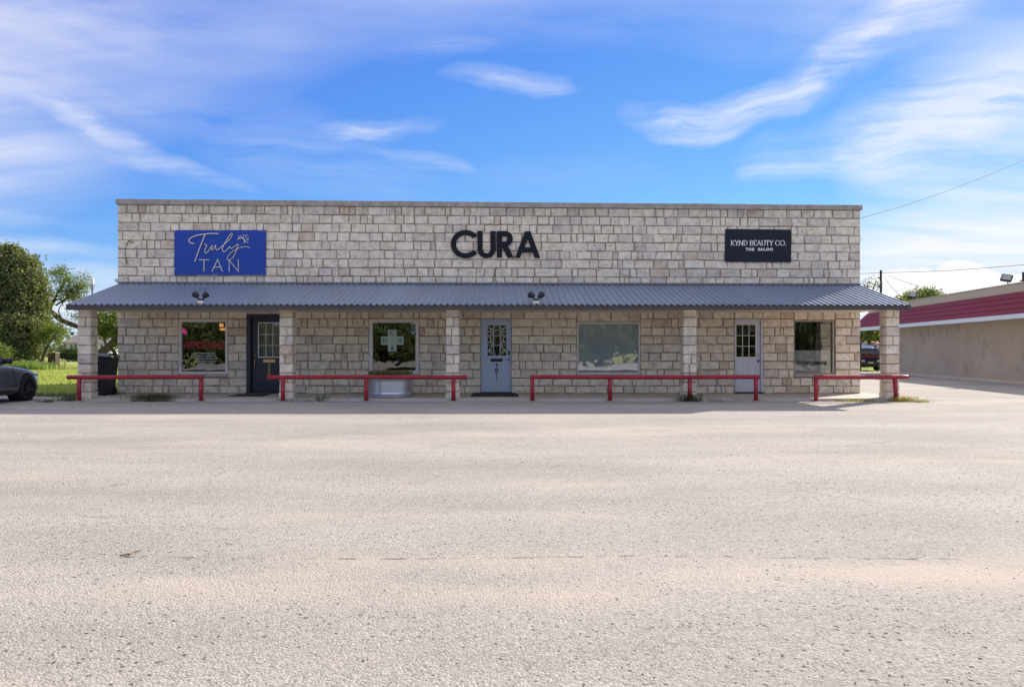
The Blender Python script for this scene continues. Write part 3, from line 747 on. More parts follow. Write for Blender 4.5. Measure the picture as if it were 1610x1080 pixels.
fs_ = [EX0 + .01, PX(370, YE), PX(640, YE), PX(905, YE), PX(1170, YE), EX1 - .01]
for a, c in zip(fs_, fs_[1:]): slab_x(a + .0015, c - .0015, YE + .01, YE + .045, 2.335, 2.462).build('fascia', 'fascia', bld)
slab_x(EX0 + .05, EX1 - .05, YE + .05, YM - .004, 2.405, 2.425).build('soffit', 'soffit', bld)
slab_x(WX0 + .02, WX1 - .02, YW - .075, YW - .02, ZT + .032, ZT + .052).build('flashing', 'flash', bld)
slab_x(WX0 + .02, WX1 - .02, YW - .030, YW - .022, ZT + .052, ZT + .075).build('flashing', 'flash', bld)
for xa in (EX0 + .012, EX1 - .042):
    MB().prism([(YE + .05, 2.338), (YE + .05, roofz(YE + .05) - .008), (YW - .035, roofz(YW - .035) - .008), (YW - .035, 2.42)], xa, xa + .03, 'yz').build('rake_board', 'fascia', bld)
# strip gutter end hanging at the right
MB().box(EX1 - .10, EX1 + .02, YE - .012, YE + .006, 2.33, 2.455).build('end_cap', 'fascia', bld)

# ---- columns of stacked blocks
YC = 19.9; CD = .36
for cx in (132, 449.5, 711.5, 1085, 1403.8):
    x0 = PX(cx, YC) - .168; x1 = x0 + .336
    cb = MB().box(x0 + .02, x1 - .02, YC + .02, YC + CD - .02, -.02, 2.404).build('column', 'mortar', bld)
    n = 10; z = -.015
    for k in range(n):
        h = .242 if k else .25; zt = min(z + h, 2.402)
        w0 = .012 if k == 0 else 0
        if k % 2 == rnd.choice((0, 0, 1)) * 1 and k: cuts = [x0 + .336 * rnd.uniform(.38, .62)]
        else: cuts = []
        ed = [x0 - w0] + cuts + [x1 + w0]
        for a, c in zip(ed, ed[1:]):
            l_, r_ = (a == ed[0]), (c == ed[-1])
            vs, fs = stone(a - (.012 if l_ else 0), c + (.012 if r_ else 0), z, zt, YC - w0, YC + CD * .56, gap=.011, skew=False, jit=.005, rough=.006, nx=3)
            tn = tuple(v * 1.04 for v in stone_tone()); o = MB().add(vs, fs).build('stone', 'stone', cb); set_tone(o.data, tone=tn)
            # rear half: its own block so the joint shows on the side of the column
        o = MB().box(x0 - w0, x1 + w0, YC + CD * .56 + .02, YC + CD, z + .011, zt - .011).build('stone', 'stone', cb); set_tone(o.data, tone=stone_tone())
        z = zt
        if z > 2.39: break


# ---- windows and doors
def frame_box(b, x0, x1, z0, z1, w, y0, y1, wb=None):
    wb = wb or w
    b.box(x0, x0 + w, y0, y1, z0, z1); b.box(x1 - w, x1, y0, y1, z0, z1)
    b.box(x0 + w, x1 - w, y0 + .001, y1 - .001, z0, z0 + wb); b.box(x0 + w, x1 - w, y0 + .001, y1 - .001, z1 - w, z1)


def window(o, w, m, gm, label, sill='stone', sunk=.03):
    x0, x1, z0, z1 = o; b = MB(); frame_box(b, x0 + .006, x1 - .006, z0 + .006, z1 - .006, w, YW + sunk - .03, YW + sunk + .06)
    # inner stepped bead
    frame_box(b, x0 + w + .004, x1 - w - .004, z0 + w + .004, z1 - w - .004, .018, YW + sunk - .01, YW + sunk + .058)
    f = b.build('window', m, bld); f['label'] = label
    iw = w + .02
    MB().box(x0 + iw, x1 - iw, YW + sunk + .03, YW + sunk + .036, z0 + iw, z1 - iw).build('pane', gm, f)
    vs, fs = stone(x0 - .02, x1 + .03, z0 - .078, z0 + .012, YW - .03, YW + .05, gap=.008, jit=.003, rough=.002)
    s = MB().add(vs, fs).build('sill', 'stone', f); set_tone(s.data, tone=(.50, .43, .38))
    return f


YG = YW + .045    # lettering applied just behind the glass face
W1 = window(w1, .062, 'whiteframe', GL['clear'], 'white framed shop window with crimson and white lettering')
# crimson vinyl word and small white lines inside the first window
font_mesh('AMFMOETNSHGN', .30, .004, PX(321.5, YW), PZ(548, YW), YW + .052, sx=.50).build('lettering', 'crimson', W1)
lines = ['EXTENDAR GREAT SALE', 'MONDAYS THR 8AM 7PM', 'SATURDAYS ' + '8AM 5PM', 'PRIVATE INFO AVAILABLE', 'SUNDAY   CLOSED', 'CLOSED ON SUNDAYS', 'WALKINS   WELCOME']
for k, s in enumerate(lines):
    font_mesh(s, .062, .003, PX(322, YW), PZ(556.8 + 4.15 * k, YW), YW + .053, sx=.86).build('lettering', 'white', W1)
W2 = window(w2, .085, 'whiteframe', GL['clear'], 'white framed dark window with a mint cross of letter cards')
cx0, cx1, cx2, cx3 = (PX(v, YW) for v in (598.5, 609.6, 623.2, 634.2)); cz = [PZ(v, YW) for v in (518, 528.9, 542.2, 552.7)]
cards = [(cx1, cx2, cz[1] + .003, cz[0]), (cx0, cx1 - .003, cz[2], cz[1]), (cx1, cx2, cz[2], cz[1]), (cx2 + .003, cx3, cz[2], cz[1]), (cx1, cx2, cz[3], cz[2] - .003)]
GLY = {}
def glyph(ch):
    """serif capitals drawn as pen strokes in a unit-high box -> list of (points, pen on)"""
    A = lambda cx, cy, rx, ry, a0, a1, n=14: [(cx + rx * math.cos(R(a0 + (a1 - a0) * i / n)), cy + ry * math.sin(R(a0 + (a1 - a0) * i / n))) for i in range(n + 1)]
    sf = lambda x, y, w=.14: [(x - w, y), (x + w, y)]
    return {
        'K': ([[(.12, 0), (.12, 1)], [(.66, 1), (.13, .42)], [(.27, .56), (.70, 0)], sf(.12, .015), sf(.12, .985), sf(.66, .985, .10), sf(.68, .015, .12)], .80),
        'Y': ([[(.36, 0), (.36, .48)], [(.06, 1), (.36, .46)], [(.68, 1), (.37, .46)], sf(.36, .015), sf(.07, .985, .11), sf(.66, .985, .10)], .74),
        'N': ([[(.12, 0), (.12, 1)], [(.10, 1), (.74, 0)], [(.74, 0), (.74, 1)], sf(.12, .015, .11), sf(.09, .985, .10), sf(.74, .985, .12)], .90),
        'D': ([[(.14, 0), (.14, 1)], [(.06, .985), (.3, .985)] + A(.32, .5, .42, .485, 90, -90) + [(.06, .015)]], .86),
        'B': ([[(.14, 0), (.14, 1)], [(.06, .985), (.3, .985)] + A(.33, .755, .26, .23, 90, -90) + [(.15, .525)], [(.34, .523)] + A(.34, .27, .31, .253, 90, -90) + [(.06, .017)]], .74),
        'E': ([[(.14, 0), (.14, 1)], [(.06, .985), (.58, .985), (.585, .80)], [(.15, .52), (.44, .52)], [(.06, .015), (.60, .015), (.62, .22)]], .70),
        'A': ([[(.08, 0), (.40, 1)], [(.40, 1), (.74, 0)], [(.20, .34), (.61, .34)], sf(.07, .015, .10), sf(.74, .015, .12)], .84),
        'U': ([[(.14, 1), (.14, .34)] + A(.42, .30, .28, .29, 180, 360) + [(.70, .34), (.70, 1)], sf(.14, .985, .13), sf(.70, .985, .11)], .84),
        'T': ([[(.38, 0), (.38, 1)], [(.04, .80), (.05, .985), (.71, .985), (.72, .80)], sf(.38, .015)], .78),
        'C': ([A(.46, .5, .40, .49, 42, 318, 22), [(.76, .82), (.765, .66)], [(.76, .16), (.77, .30)]], .93),
        'O': ([A(.50, .5, .41, .49, 0, 360, 26)], 1.04),
        '.': ([[(.10, .0), (.10, .13)]], .3), ' ': ([], .36),
    }[ch]


def serif(txt, x, z, h, y0, y1, thick=.135, thin=.05, sx=1.0, center=True, track=0.0):
    tot = sum(glyph(c)[1] + track for c in txt) * h * sx
    if center: x -= tot / 2
    b = MB(); lay = 0
    for c in txt:
        strokes, w = glyph(c)
        for st in strokes:
            pen = lambda t: h * (thin + (thick - thin) * min(1, max(0, abs(t.y) ** 1.6 * (.45 if t.x * t.y > .12 else 1))))
            b.ribbon([(x + px * h * sx, z + pz * h) for px, pz in st], 0, y0 - .0004 * (lay % 5), y1, pen=pen); lay += 1
        x += (w + track) * h * sx
    return b


for (xa, xb, za, zb), ch in zip(cards, ['C', 'U', '', 'A', 'A']):
    c = MB().box(xa, xb, YW + .050, YW + .052, za, zb).build('card', 'mint', W2)
    if ch: serif(ch, (xa + xb) / 2, (za + zb) / 2 - .065, .135, YW + .045, YW + .0495, .17, .08).build('lettering', 'ink', W2)
font_mesh('EST...', .045, .003, (cx1 + cx2) / 2, (cz[1] + cz[2]) / 2 - .01, YW + .0475).build('lettering', 'ink', W2)
W3 = window(w3, .03, 'whiteframe', GL['film'], 'wide window of pale reflective glass with thin frame')
MB().box(w3[0] + .06, w3[1] - .06, YW + .16, YW + .165, w3[2] + .05, w3[3] - .05).build('blind', 'film', W3)
W4 = window(w4, .018, 'greyframe', GL['door'], 'window beside the lilac door with half height white curtain', sunk=.075)
xm = PX(1311, YW)
MB().box(w4[1] - .06, w4[1] - .02, YW + .04, YW + .12, w4[2] + .02, w4[3] - .02).build('frame', 'greyframe', W4)
# curtain: pleated half-height cloth
def pleats(x0, x1, z0, z1, y, n, amp, name, m, parent):
    vs = []; k = n * 4
    for z in (z0, z1):
        for i in range(k + 1):
            vs.append((x0 + (x1 - x0) * i / k, y + amp * math.sin(i * math.pi / 2 + .4) * rnd.uniform(.5, 1.1), z))
    fs = [(i, i + 1, k + 1 + i + 1, k + 1 + i) for i in range(k)]
    return MB().add(vs, fs).build(name, m, parent, smooth=True)
pleats(w4[0] + .05, w4[1] - .08, w4[2] + .04, PZ(551, YW), YW + .135, 16, .012, 'curtain', 'curtain', W4)
font_mesh('TEOVW COMMVNK', .17, .003, PX(1278.5, YW), PZ(574, YW), YW + .0975, sx=.60, bold=.003).build('lettering', 'ink', W4)
font_mesh('SALON + COLOR', .06, .003, PX(1288, YW), PZ(581, YW), YW + .0975, sx=.9).build('lettering', 'greyframe', W4)
# room behind the curtained window: a door in the back wall, a pier
MB().box(PX(1255, 25) , PX(1277, 25), 24.9, 24.98, .05, 2.35).build('interior_door', 'soffit', bld)
MB().box(PX(1272, 24), PX(1276, 24), 23.9, 24.0, 1.1, 1.95).build('mirror', 'curtain', bld)
pier = MB().box(PX(1288, 23), PX(1304, 23), 23.0, 23.2, .05, 2.7).build('interior_pier', 'mortar', bld)
for k in range(11):
    vs, fs = stone(PX(1288, 23), PX(1304, 23), .06 + .24 * k, .06 + .24 * (k + 1), 22.97, 23.02, skew=False)
    o = MB().add(vs, fs).build('stone', 'stone', pier); set_tone(o.data, tone=stone_tone())


def door(o, leafm, framem, fw, recess, glass, muntin, ncols, nrows, panels, gm, label, thr='black', lw=None):
    x0, x1, z0, z1 = o; yl = YW + recess
    lx0, lx1 = (x0 + fw, x1 - fw) if lw is None else (PX(lw[0], YW), PX(lw[1], YW))
    gx0, gz1 = at(glass[0], glass[1], YW); gx1, gz0 = at(glass[2], glass[3], YW)
    zl0, zl1 = z0 + .045, z1 - fw
    b = MB()
    b.box(lx0, gx0, yl, yl + .045, zl0, zl1); b.box(gx1, lx1, yl, yl + .045, zl0, zl1)
    b.box(gx0, gx1, yl + .0005, yl + .0445, zl0, gz0); b.box(gx0, gx1, yl + .0005, yl + .0445, gz1, zl1)
    for (a, t_, c, d) in panels:       # raised fields with a grooved edge
        pa, pt = at(a, t_, YW); pc, pd = at(c, d, YW)
        frame_box(b, pa, pc, pd, pt, .012, yl - .007, yl + .004)
        b.box(pa + .035, pc - .035, yl - .005, yl + .002, pd + .035, pt - .035)
    d_ = b.build('door', leafm, bld); d_['label'] = label
    fb = MB(); yf = YW - .012
    fb.box(x0 + .004, max(lx0 - .004, x0 + .02), yf, yl + .05, z0, z1 - .004); fb.box(min(lx1 + .004, x1 - .02), x1 - .004, yf, yl + .05, z0, z1 - .004)
    fb.box(max(lx0 - .004, x0 + .02), min(lx1 + .004, x1 - .02), yf + .001, yl + .05, zl1 + .003, z1 - .005)
    fb.build('frame', framem, d_)
    gb = MB(); frame_box(gb, gx0 - .012, gx1 + .012, gz0 - .012, gz1 + .012, .03, yl - .012, yl - .001); gb.build('glass_trim', muntin, d_)
    ix0, ix1, iz0, iz1 = gx0 + .018, gx1 - .018, gz0 + .018, gz1 - .018; bar = .016
    for i in range(ncols):
        for j in range(nrows):
            a = ix0 + (ix1 - ix0) * i / ncols; c = ix0 + (ix1 - ix0) * (i + 1) / ncols
            e = iz0 + (iz1 - iz0) * j / nrows; g = iz0 + (iz1 - iz0) * (j + 1) / nrows
            MB().box(a + .001, c - .001, yl + .02, yl + .026, e + .001, g - .001).build('pane', gm, d_)
    for i in range(1, ncols):
        a = ix0 + (ix1 - ix0) * i / ncols; MB().box(a - bar / 2, a + bar / 2, yl - .008, yl + .018, iz0, iz1).build('muntin', muntin, d_)
    for j in range(1, nrows):
        e = iz0 + (iz1 - iz0) * j / nrows; MB().box(ix0, ix1, yl - .006, yl + .016, e - bar / 2, e + bar / 2).build('muntin', muntin, d_)
    MB().box(x0 - .01, x1 + .02, YW - .06, yl + .05, z0 + .001, z0 + .04).build('threshold', thr, d_)
    return d_, yl


D1, y1_ = door(d1, 'navy', 'navy', .09, .12, (404.4, 507.2, 438.8, 561.8), 'muntin', 3, 3, [(409, 573, 421, 600), (424, 573, 436, 600)], GL['door'], 'dark navy door with nine pane window and brass fittings', lw=(394, 447.5))
MB().box(PX(412, YW), PX(431, YW), y1_ - .014, y1_ - .001, PZ(570, YW), PZ(565, YW), .004).build('mail_slot', 'brass', D1)
hb = MB().tube(spline([(PX(399, YW), y1_ - .002, PZ(566, YW)), (PX(399, YW), y1_ - .05, PZ(567.5, YW)), (PX(399, YW), y1_ - .055, PZ(574, YW)), (PX(399, YW), y1_ - .04, PZ(578.5, YW)), (PX(399, YW), y1_ - .002, PZ(580, YW))]), .011, 8)
hb.box(PX(398, YW), PX(400, YW), y1_ - .012, y1_ - .001, PZ(568, YW), PZ(563, YW)); hb.build('handle', 'brass', D1, True)
MB().lathe([(.0, -.02), (.026, -.018), (.03, 0)], (PX(398.5, YW), y1_ - .001, PZ(558, YW)), 12, 'y').build('lock', 'brass', D1, True)
for k, ch in enumerate('7202'):
    font_mesh(ch, .135, .010, PX(421.5, YW), PZ(577.5 + 6.6 * k, YW), y1_ - .014, bold=.003).build('numeral', 'brass', D1)
pleats(PX(405, YW), PX(440, YW), PZ(563, YW), PZ(506, YW), y1_ + .11, 7, .02, 'drape', 'drape', D1)

D2, y2_ = door(d2, 'bluedoor', 'bluedoor', .035, .03, (765.6, 510.4, 797.2, 560), 'bluedoor', 3, 3, [(766.5, 571, 778, 599), (785, 571, 797, 599)], GL['door'], 'pale blue door with ornate leaded glass and black numerals')
MB().box(PX(771.2, YW), PX(790.3, YW), y2_ - .014, y2_ - .001, PZ(568.8, YW), PZ(563.6, YW), .004).build('mail_slot', 'black', D2)
MB().box(PX(798.9, YW), PX(802.2, YW), y2_ - .03, y2_ - .001, PZ(558, YW), PZ(551.6, YW), .005).build('keypad_lock', 'black', D2)
hb = MB().lathe([(0, -.035), (.03, -.03), (.036, 0)], (PX(800.3, YW), y2_ - .001, PZ(565, YW)), 14, 'y')
hb.tube([(PX(800.3, YW), y2_ - .045, PZ(565, YW)), (PX(794.8, YW), y2_ - .05, PZ(565.3, YW))], .010, 8); hb.build('handle', 'chrome', D2, True)
for ch, zz, sz in (('9', 576.2, .125), ('0', 586, .20), ('1', 590.8, .10), ('1', 597.2, .12)):
    font_mesh(ch, sz, .006, PX(781, YW), PZ(zz, YW), y2_ - .014, bold=.004).build('numeral', 'ink', D2)
# leaded scrolls in the glass
lead = MB(); gy = y2_ + .012; gcx = PX(781.4, YW)
for sgn in (-1, 1):
    q = lambda dx, py: (gcx + sgn * dx, PZ(py, YW))
    for pts in ([q(.0, 519), q(.10, 520), q(.18, 526), q(.2, 531)], [q(.26, 512), q(.2, 517), q(.1, 516), q(.05, 512)], [q(.27, 520), q(.2, 522), q(.16, 519), q(.2, 516)], [q(.11, 521), (q(.115, 535)), q(.1, 552), q(.06, 558)],
                [q(.26, 540), q(.17, 536), q(.15, 545), q(.22, 551), q(.16, 557)], [q(.27, 555), q(.21, 549), q(.13, 556)], [q(.25, 528), q(.18, 533), q(.21, 540)]):
        lead.ribbon([tuple(p) for p in spline([(*p, 0) for p in pts], 5)], .015, gy - .004, gy + .003)
lead.build('leading', 'cream', D2)
MB().box(PX(760, YW), PX(802, YW), y2_ + .5, y2_ + .51, .1, 2.2).build('screen', 'inwall', D2)

D3, y3_ = door(d3, 'paledoor', 'paledoor', .035, .05, (1157.4, 510, 1189.4, 562), 'muntin', 3, 3, [(1158, 573, 1169.5, 600), (1177.5, 573, 1189.5, 600)], GL['door'], 'pale lilac door with nine pane window and two round locks', lw=(1155.9, 1196.4))
frame_b = MB(); frame_box(frame_b, PX(1164, YW), PX(1181, YW), PZ(569, YW), PZ(565.7, YW), .01, y3_ - .01, y3_ - .001); frame_b.build('mail_slot', 'paledoor', D3)
for zz, mm in ((559, 'chrome'), (567.4, 'bronze')):
    MB().lathe([(0, -.05), (.028, -.048), (.034, -.035), (.018, -.02), (.03, 0)], (PX(1193, YW), y3_ - .001, PZ(zz, YW)), 14, 'y').build('knob', mm, D3, True)

# crack lines across the parapet stones
for pts in ([(203, 378), (199, 386), (197, 396), (199, 408), (202, 416)], [(203, 378), (207, 382), (210, 380)], [(781, 420), (777, 430), (779, 440), (783, 446)]):
    b = MB().tube([Vector((PX(p[0], YW), YW - .012, PZ(p[1], YW))) for p in spline([(*p, 0) for p in pts], 4)], .010, 5); b.build('crack', 'crackline', bld)

# ================================================================== SIGNS
YS = YW - .05
b = MB().box(PX(274, YS), PX(417.8, YS), YS, YS + .045, PZ(432.5, YS), PZ(362, YS), .004)
sg = thing('shop_sign', 'royal blue board sign with cream script lettering and a small sun', 'sign', (PX(346, YS), YS, PZ(432.5, YS)))
b.build('board', 'signblue', sg)
def tz(p): return at(260 + p[0] / 8.944, 350 + p[1] / 8.944, YS)
strokes = [
    ('T', [(410, 297), (365, 290), (335, 266), (346, 230), (400, 197), (480, 174), (560, 164), (650, 155), (750, 158)], 11),
    ('T', [(560, 170), (520, 270), (470, 400), (428, 515), (416, 552)], 11),
    ('r', [(553, 298), (568, 316), (586, 322), (570, 362), (556, 405), (574, 432), (606, 404), (640, 352), (664, 326), (646, 366), (656, 386), (682, 366), (708, 322), (712, 368), (724, 386), (756, 374), (800, 334), (868, 276), (924, 212), (943, 170), (930, 156), (900, 188), (850, 272), (812, 342), (806, 388), (826, 411), (862, 393), (906, 340), (914, 352), (930, 366), (962, 346), (1010, 312), (1030, 306)], 8),
    ('y', [(1030, 306), (1022, 330), (996, 408), (958, 482), (910, 527), (880, 526), (872, 504), (900, 452), (960, 398), (1040, 358), (1110, 343), (1160, 343), (1190, 360)], 7),
    ('sun', [(1020, 239), (1045, 222), (1080, 216), (1105, 232), (1117, 258), (1112, 291)], 13)]
for nm, pts, w in strokes:
    p2 = [tuple(v[:2]) for v in spline([(*tz(p), 0) for p in pts], 7)]
    MB().ribbon([(u + .004, v - .005) for u, v in p2], (w + 4) / 8.944 / F * YS, YS - .010, YS + .002).build('letter_edge', 'bronze', sg)
    MB().ribbon(p2, w / 8.944 / F * YS, YS - .018, YS - .0115).build('letter', 'cream', sg)
for a, c in (((1030, 190), (1045, 210)), ((1055, 180), (1069, 197)), ((1109, 165), (1095, 200)), ((1155, 170), (1122, 206)), ((1175, 211), (1140, 223)), ((1176, 241), (1135, 245)), ((1166, 284), (1130, 263))):
    MB().ribbon([tz(a), tz(c)], 7 / 8.944 / F * YS, YS - .016, YS + .002).build('sun_ray', 'cream', sg)
for ps in ([[(475, 525), (622, 525)], [(546, 532), (546, 690)]], [[(657, 690), (738, 520), (806, 690)], [(692, 627), (782, 627)]], [[(900, 690), (900, 530), (1028, 688), (1028, 522)]]):
    b = MB(); e = MB()
    for k, p in enumerate(ps):
        q = [tz(v) for v in p]; b.ribbon(q, 9.5 / 8.944 / F * YS, YS - .018 - .0012 * k, YS - .0115); e.ribbon([(u + .004, v - .005) for u, v in q], 13 / 8.944 / F * YS, YS - .010 - .0012 * k, YS + .002)
    e.build('letter_edge', 'bronze', sg); b.build('letter', 'cream', sg)
for p in ((140, 121), (768, 121), (1330, 120), (1392, 130), (143, 648), (1403, 657), (680, 731), (714, 731)):
    xx, zz = tz(p); MB().lathe([(0, -.008), (.012, -.006), (.014, 0)], (xx, YS - .001, zz), 8, 'y').build('screw', 'chrome', sg)

# big charcoal letters
YL = YW - .06
lt = thing('wall_lettering', 'set of four large charcoal letters mounted on the middle of the parapet', 'sign', (PX(778, YL), YL, PZ(405, YL)))
def tl(x, y): return at(690 + x / 8.944, 350 + y / 8.944, YL)
def arc(cx, cy, rx, ry, a0, a1, n=28): return [(cx + rx * math.cos(R(a0 + (a1 - a0) * i / n)), cy - ry * math.sin(R(a0 + (a1 - a0) * i / n))) for i in range(n + 1)]
C_ = arc(376, 303, 208, 198, 38, 322, 40) + arc(376, 303, 137, 128, 320, 40, 36)
U_ = [(542, 118)] + [(542, 372)] + arc(670, 372, 128, 128, 180, 360, 24) + [(797, 120), (724, 120)] + [(724, 372)] + arc(670, 372, 55, 60, 360, 180, 18) + [(615, 118)]
R_ = [(815, 120), (930, 120)] + arc(932, 226, 108, 106, 90, -68, 20) + [(1052, 491), (968, 491), (890, 345), (887, 491), (815, 491)]
R_h = [(887, 192), (930, 192)] + arc(932, 229, 37, 37, 90, -90, 12) + [(887, 266)]
A_ = [(1211, 124), (1288, 124), (1425, 497), (1348, 497), (1320, 420), (1174, 420), (1144, 494), (1070, 494)]
A_h = [(1249, 230), (1293, 349), (1204, 349)]
for nm, sp in (('C', [C_]), ('U', [U_]), ('R', [R_, R_h]), ('A', [A_, A_h])):
    curve_mesh([[tl(*p) for p in s] for s in sp], .05, YL + .028).build('letter', 'charcoal', lt)

YK = YW - .05
kb = thing('shop_sign', 'black rectangular board sign with thin white capital lettering', 'sign', (PX(1192, YK), YK, PZ(412, YK)))
p4 = [at(*q, YK) for q in ((1140.3, 411.8), (1244, 412.4), (1244, 361.2), (1140.6, 360.2))]
MB().prism(p4, YK, YK + .045).build('board', 'signdark', kb)
serif('KYND BEAUTY CO.', PX(1193, YK), PZ(386.2, YK), PZ(378.2, YK) - PZ(386.2, YK), YK - .006, YK + .002, .15, .075, sx=PX(1236.6, YK) and .0001 + (PX(1236.8, YK) - PX(1149, YK)) / (sum(glyph(c)[1] for c in 'KYND BEAUTY CO.') * (PZ(378.2, YK) - PZ(386.2, YK)))).build('lettering', 'white', kb)
font_mesh('THE  SALOO', .105, .006, PX(1193.8, YK), PZ(394.2, YK), YK - .006, sx=1.05, spacing=1.32, bold=.006).build('lettering', 'white', kb)

# ================================================================== RAILS
def rail(px0, px1, posts, label, end='round'):
    Yr = 19.62; r = .055; zt = PZ(589.6, Yr) - r
    t = thing('parking_rail', label, 'rail', (PX((px0 + px1) / 2, Yr), Yr, 0), 'red pipe rails along the porch edge')
    x0, x1 = PX(px0, Yr), PX(px1, Yr)
    prof = [x0, x0 + .012, x0 + .03] + [x0 + (x1 - x0) * k / 12 for k in range(1, 12)] + [x1 - .03, x1 - .012, x1]
    rr = [.03, .048, r] + [r] * 11 + [r, .048, .03]
    MB().tube([(x, Yr + .004 * math.sin(x), zt + .004 * math.sin(x * 1.3)) for x in prof], rr, 14).build('top_rail', 'red', t, True)
    for p, dx in posts:
        X = PX(p, Yr); MB().tube([(X + dx, Yr, -.03), (X, Yr, zt - r * .6)], .054, 14).build('post', 'red', t, True)
        MB().tube([(X + dx, Yr, -.01), (X + dx, Yr, .012)], [.075, .06], 12).build('footing', 'slab', t)
    return t
rail(105, 320.5, [(124.3, 0), (316, 0)], 'red pipe rail with two posts in front of the black bin')
rail(419.5, 734.5, [(444.8, 0), (575.8, 0), (713, 0)], 'red pipe rail with three posts in front of the round metal planter')
rail(833.5, 1195, [(837, 0), (959, 0), (1084.5, 0), (1188.5, 0)], 'longest red pipe rail with four posts in front of the lilac door')
rail(1279.5, 1428.5, [(1283, 0), (1406.5, .05)], 'shortest red pipe rail with two posts by the sunlit end column')

# ================================================================== FLOODLIGHTS ON THE PORCH ROOF
def flood(px, label):
    Yf = YE + .12; X = PX(px, Yf); zb = sk(X, roofz(Yf) + .02)
    t = thing('floodlight', label, 'floodlight', (X, Yf, zb), 'twin floodlights on the porch roof')
    MB().box(X - .075, X + .075, Yf - .06, Yf + .06, zb - .03, zb + .055, .008).build('junction_box', 'whiteframe', t)
    MB().box(X - .07, X + .07, Yf - .055, Yf + .055, zb + .056, zb + .105, .012).build('bracket', 'black', t)
    for s in (-1, 1):
        c = Vector((X + s * .125, Yf - .01, zb + .20))
        h = MB().lathe([(0, -.095), (.04, -.09), (.06, -.06), (.076, .0), (.086, .048), (.08, .052), (0, .04)], (0, 0, 0), 20, 'y')
        Mx = Matrix.Translation(c) @ Matrix.Rotation(R(s * -52), 4, 'Z') @ Matrix.Rotation(R(24 if s < 0 else 38), 4, 'X')
        h.v = [tuple(Mx @ Vector(p)) for p in h.v]; h.build('lamp_head', 'black', t, True)
        MB().tube([(X + s * .04, Yf, zb + .09), (X + s * .075, Yf, zb + .12), c], .014, 6).build('arm', 'black', t)
    return t
flood(316, 'black twin floodlight on the porch roof below the blue sign')
flood(843, 'black twin floodlight on the porch roof below the large charcoal letters')

# ================================================================== PORCH OBJECTS
# planter: round galvanised stock tank
PXc, PYc, PR = PX(614.2, 20.44), 20.44, .60
pl = thing('stock_tank_planter', 'round galvanised metal tank planter filled with low plants under the cross window', 'planter', (PXc, PYc, SLAB))
prof = [(0, SLAB + .01), (PR - .01, SLAB + .005)]
for k in range(25):
    z = SLAB + .02 + .54 * k / 24; prof.append((PR + (.012 if k in (3, 4, 20, 21) else 0) + .001 * (k % 2), z))
prof += [(PR + .022, SLAB + .575), (PR + .024, SLAB + .60), (PR - .005, SLAB + .605), (PR - .012, SLAB + .57), (PR - .02, SLAB + .5)]
MB().lathe(prof, (PXc, PYc, 0), 56).build('tank', 'galv', pl, True)
MB().lathe([(0, SLAB + .54), (PR - .02, SLAB + .52)], (PXc, PYc, 0), 32).build('soil', 'soil', pl)


def blades(n, fx, h, w, lean, m, name, parent=None, tone=(0, 1), origin=None, yaw=None):
    vs = np.zeros((n, 5, 3)); tn = nrng.uniform(tone[0], tone[1], n)
    for i in range(n):
        bx_, by_, bz_ = fx(i); hh = h * nrng.uniform(.5, 1.1); a = nrng.uniform(0, 6.283); l = lean * nrng.uniform(.2, 1) * hh; ww = w * nrng.uniform(.6, 1.2)
        d = np.array([math.cos(a), math.sin(a), 0]); s = np.array([-d[1], d[0], 0]) * ww / 2; p = np.array([bx_, by_, bz_])
        mid = p + d * l * .35 + np.array([0, 0, hh * .6]); tip = p + d * l + np.array([0, 0, hh * (1 - .25 * lean)])
        vs[i] = [p - s, p + s, mid + s * .8, mid - s * .8, tip]
    b = MB(); b.v = [tuple(q) for q in vs.reshape(-1, 3)]
    for i in range(n): b.f += [(5 * i, 5 * i + 1, 5 * i + 2, 5 * i + 3), (5 * i + 3, 5 * i + 2, 5 * i + 4)]
    o = b.build(name, m, parent, origin=origin, fixn=False)
    set_tone(o.data, np.repeat(np.stack([tn] * 3, 1), 2, 0)); return o


LEAF = dict(
    oak=leaf_mat('oak_leaf', (.05, .07, .026), (.26, .275, .14), .38), mesq=leaf_mat('mesquite_leaf', (.07, .11, .02), (.19, .22, .06), .45),
    bush=leaf_mat('bush_leaf', (.03, .055, .018), (.10, .13, .05), .3), weed=leaf_mat('weed_leaf', (.07, .09, .04), (.20, .21, .12), .3),
    dry=leaf_mat('dry_weed', (.20, .17, .07), (.42, .36, .16), .35), turf=leaf_mat('turf_blade', (.20, .25, .05), (.40, .42, .12), .4),
    tall=leaf_mat('tall_grass', (.13, .20, .05), (.27, .34, .12), .4), succ=leaf_mat('succulent', (.12, .15, .06), (.30, .28, .13), .25),
    wood=leaf_mat('woods_leaf', (.05, .075, .025), (.14, .17, .06), .3))
def disc(cx, cy, cz, r):
    def f(i):
        q = r * math.sqrt(rnd.random()); a = rnd.uniform(0, 6.283); return (cx + q * math.cos(a), cy + q * math.sin(a), cz)
    return f
blades(900, disc(PXc, PYc, SLAB + .53, PR - .03), .25, .032, 1.0, LEAF['succ'], 'plants', pl)['kind'] = 'stuff'

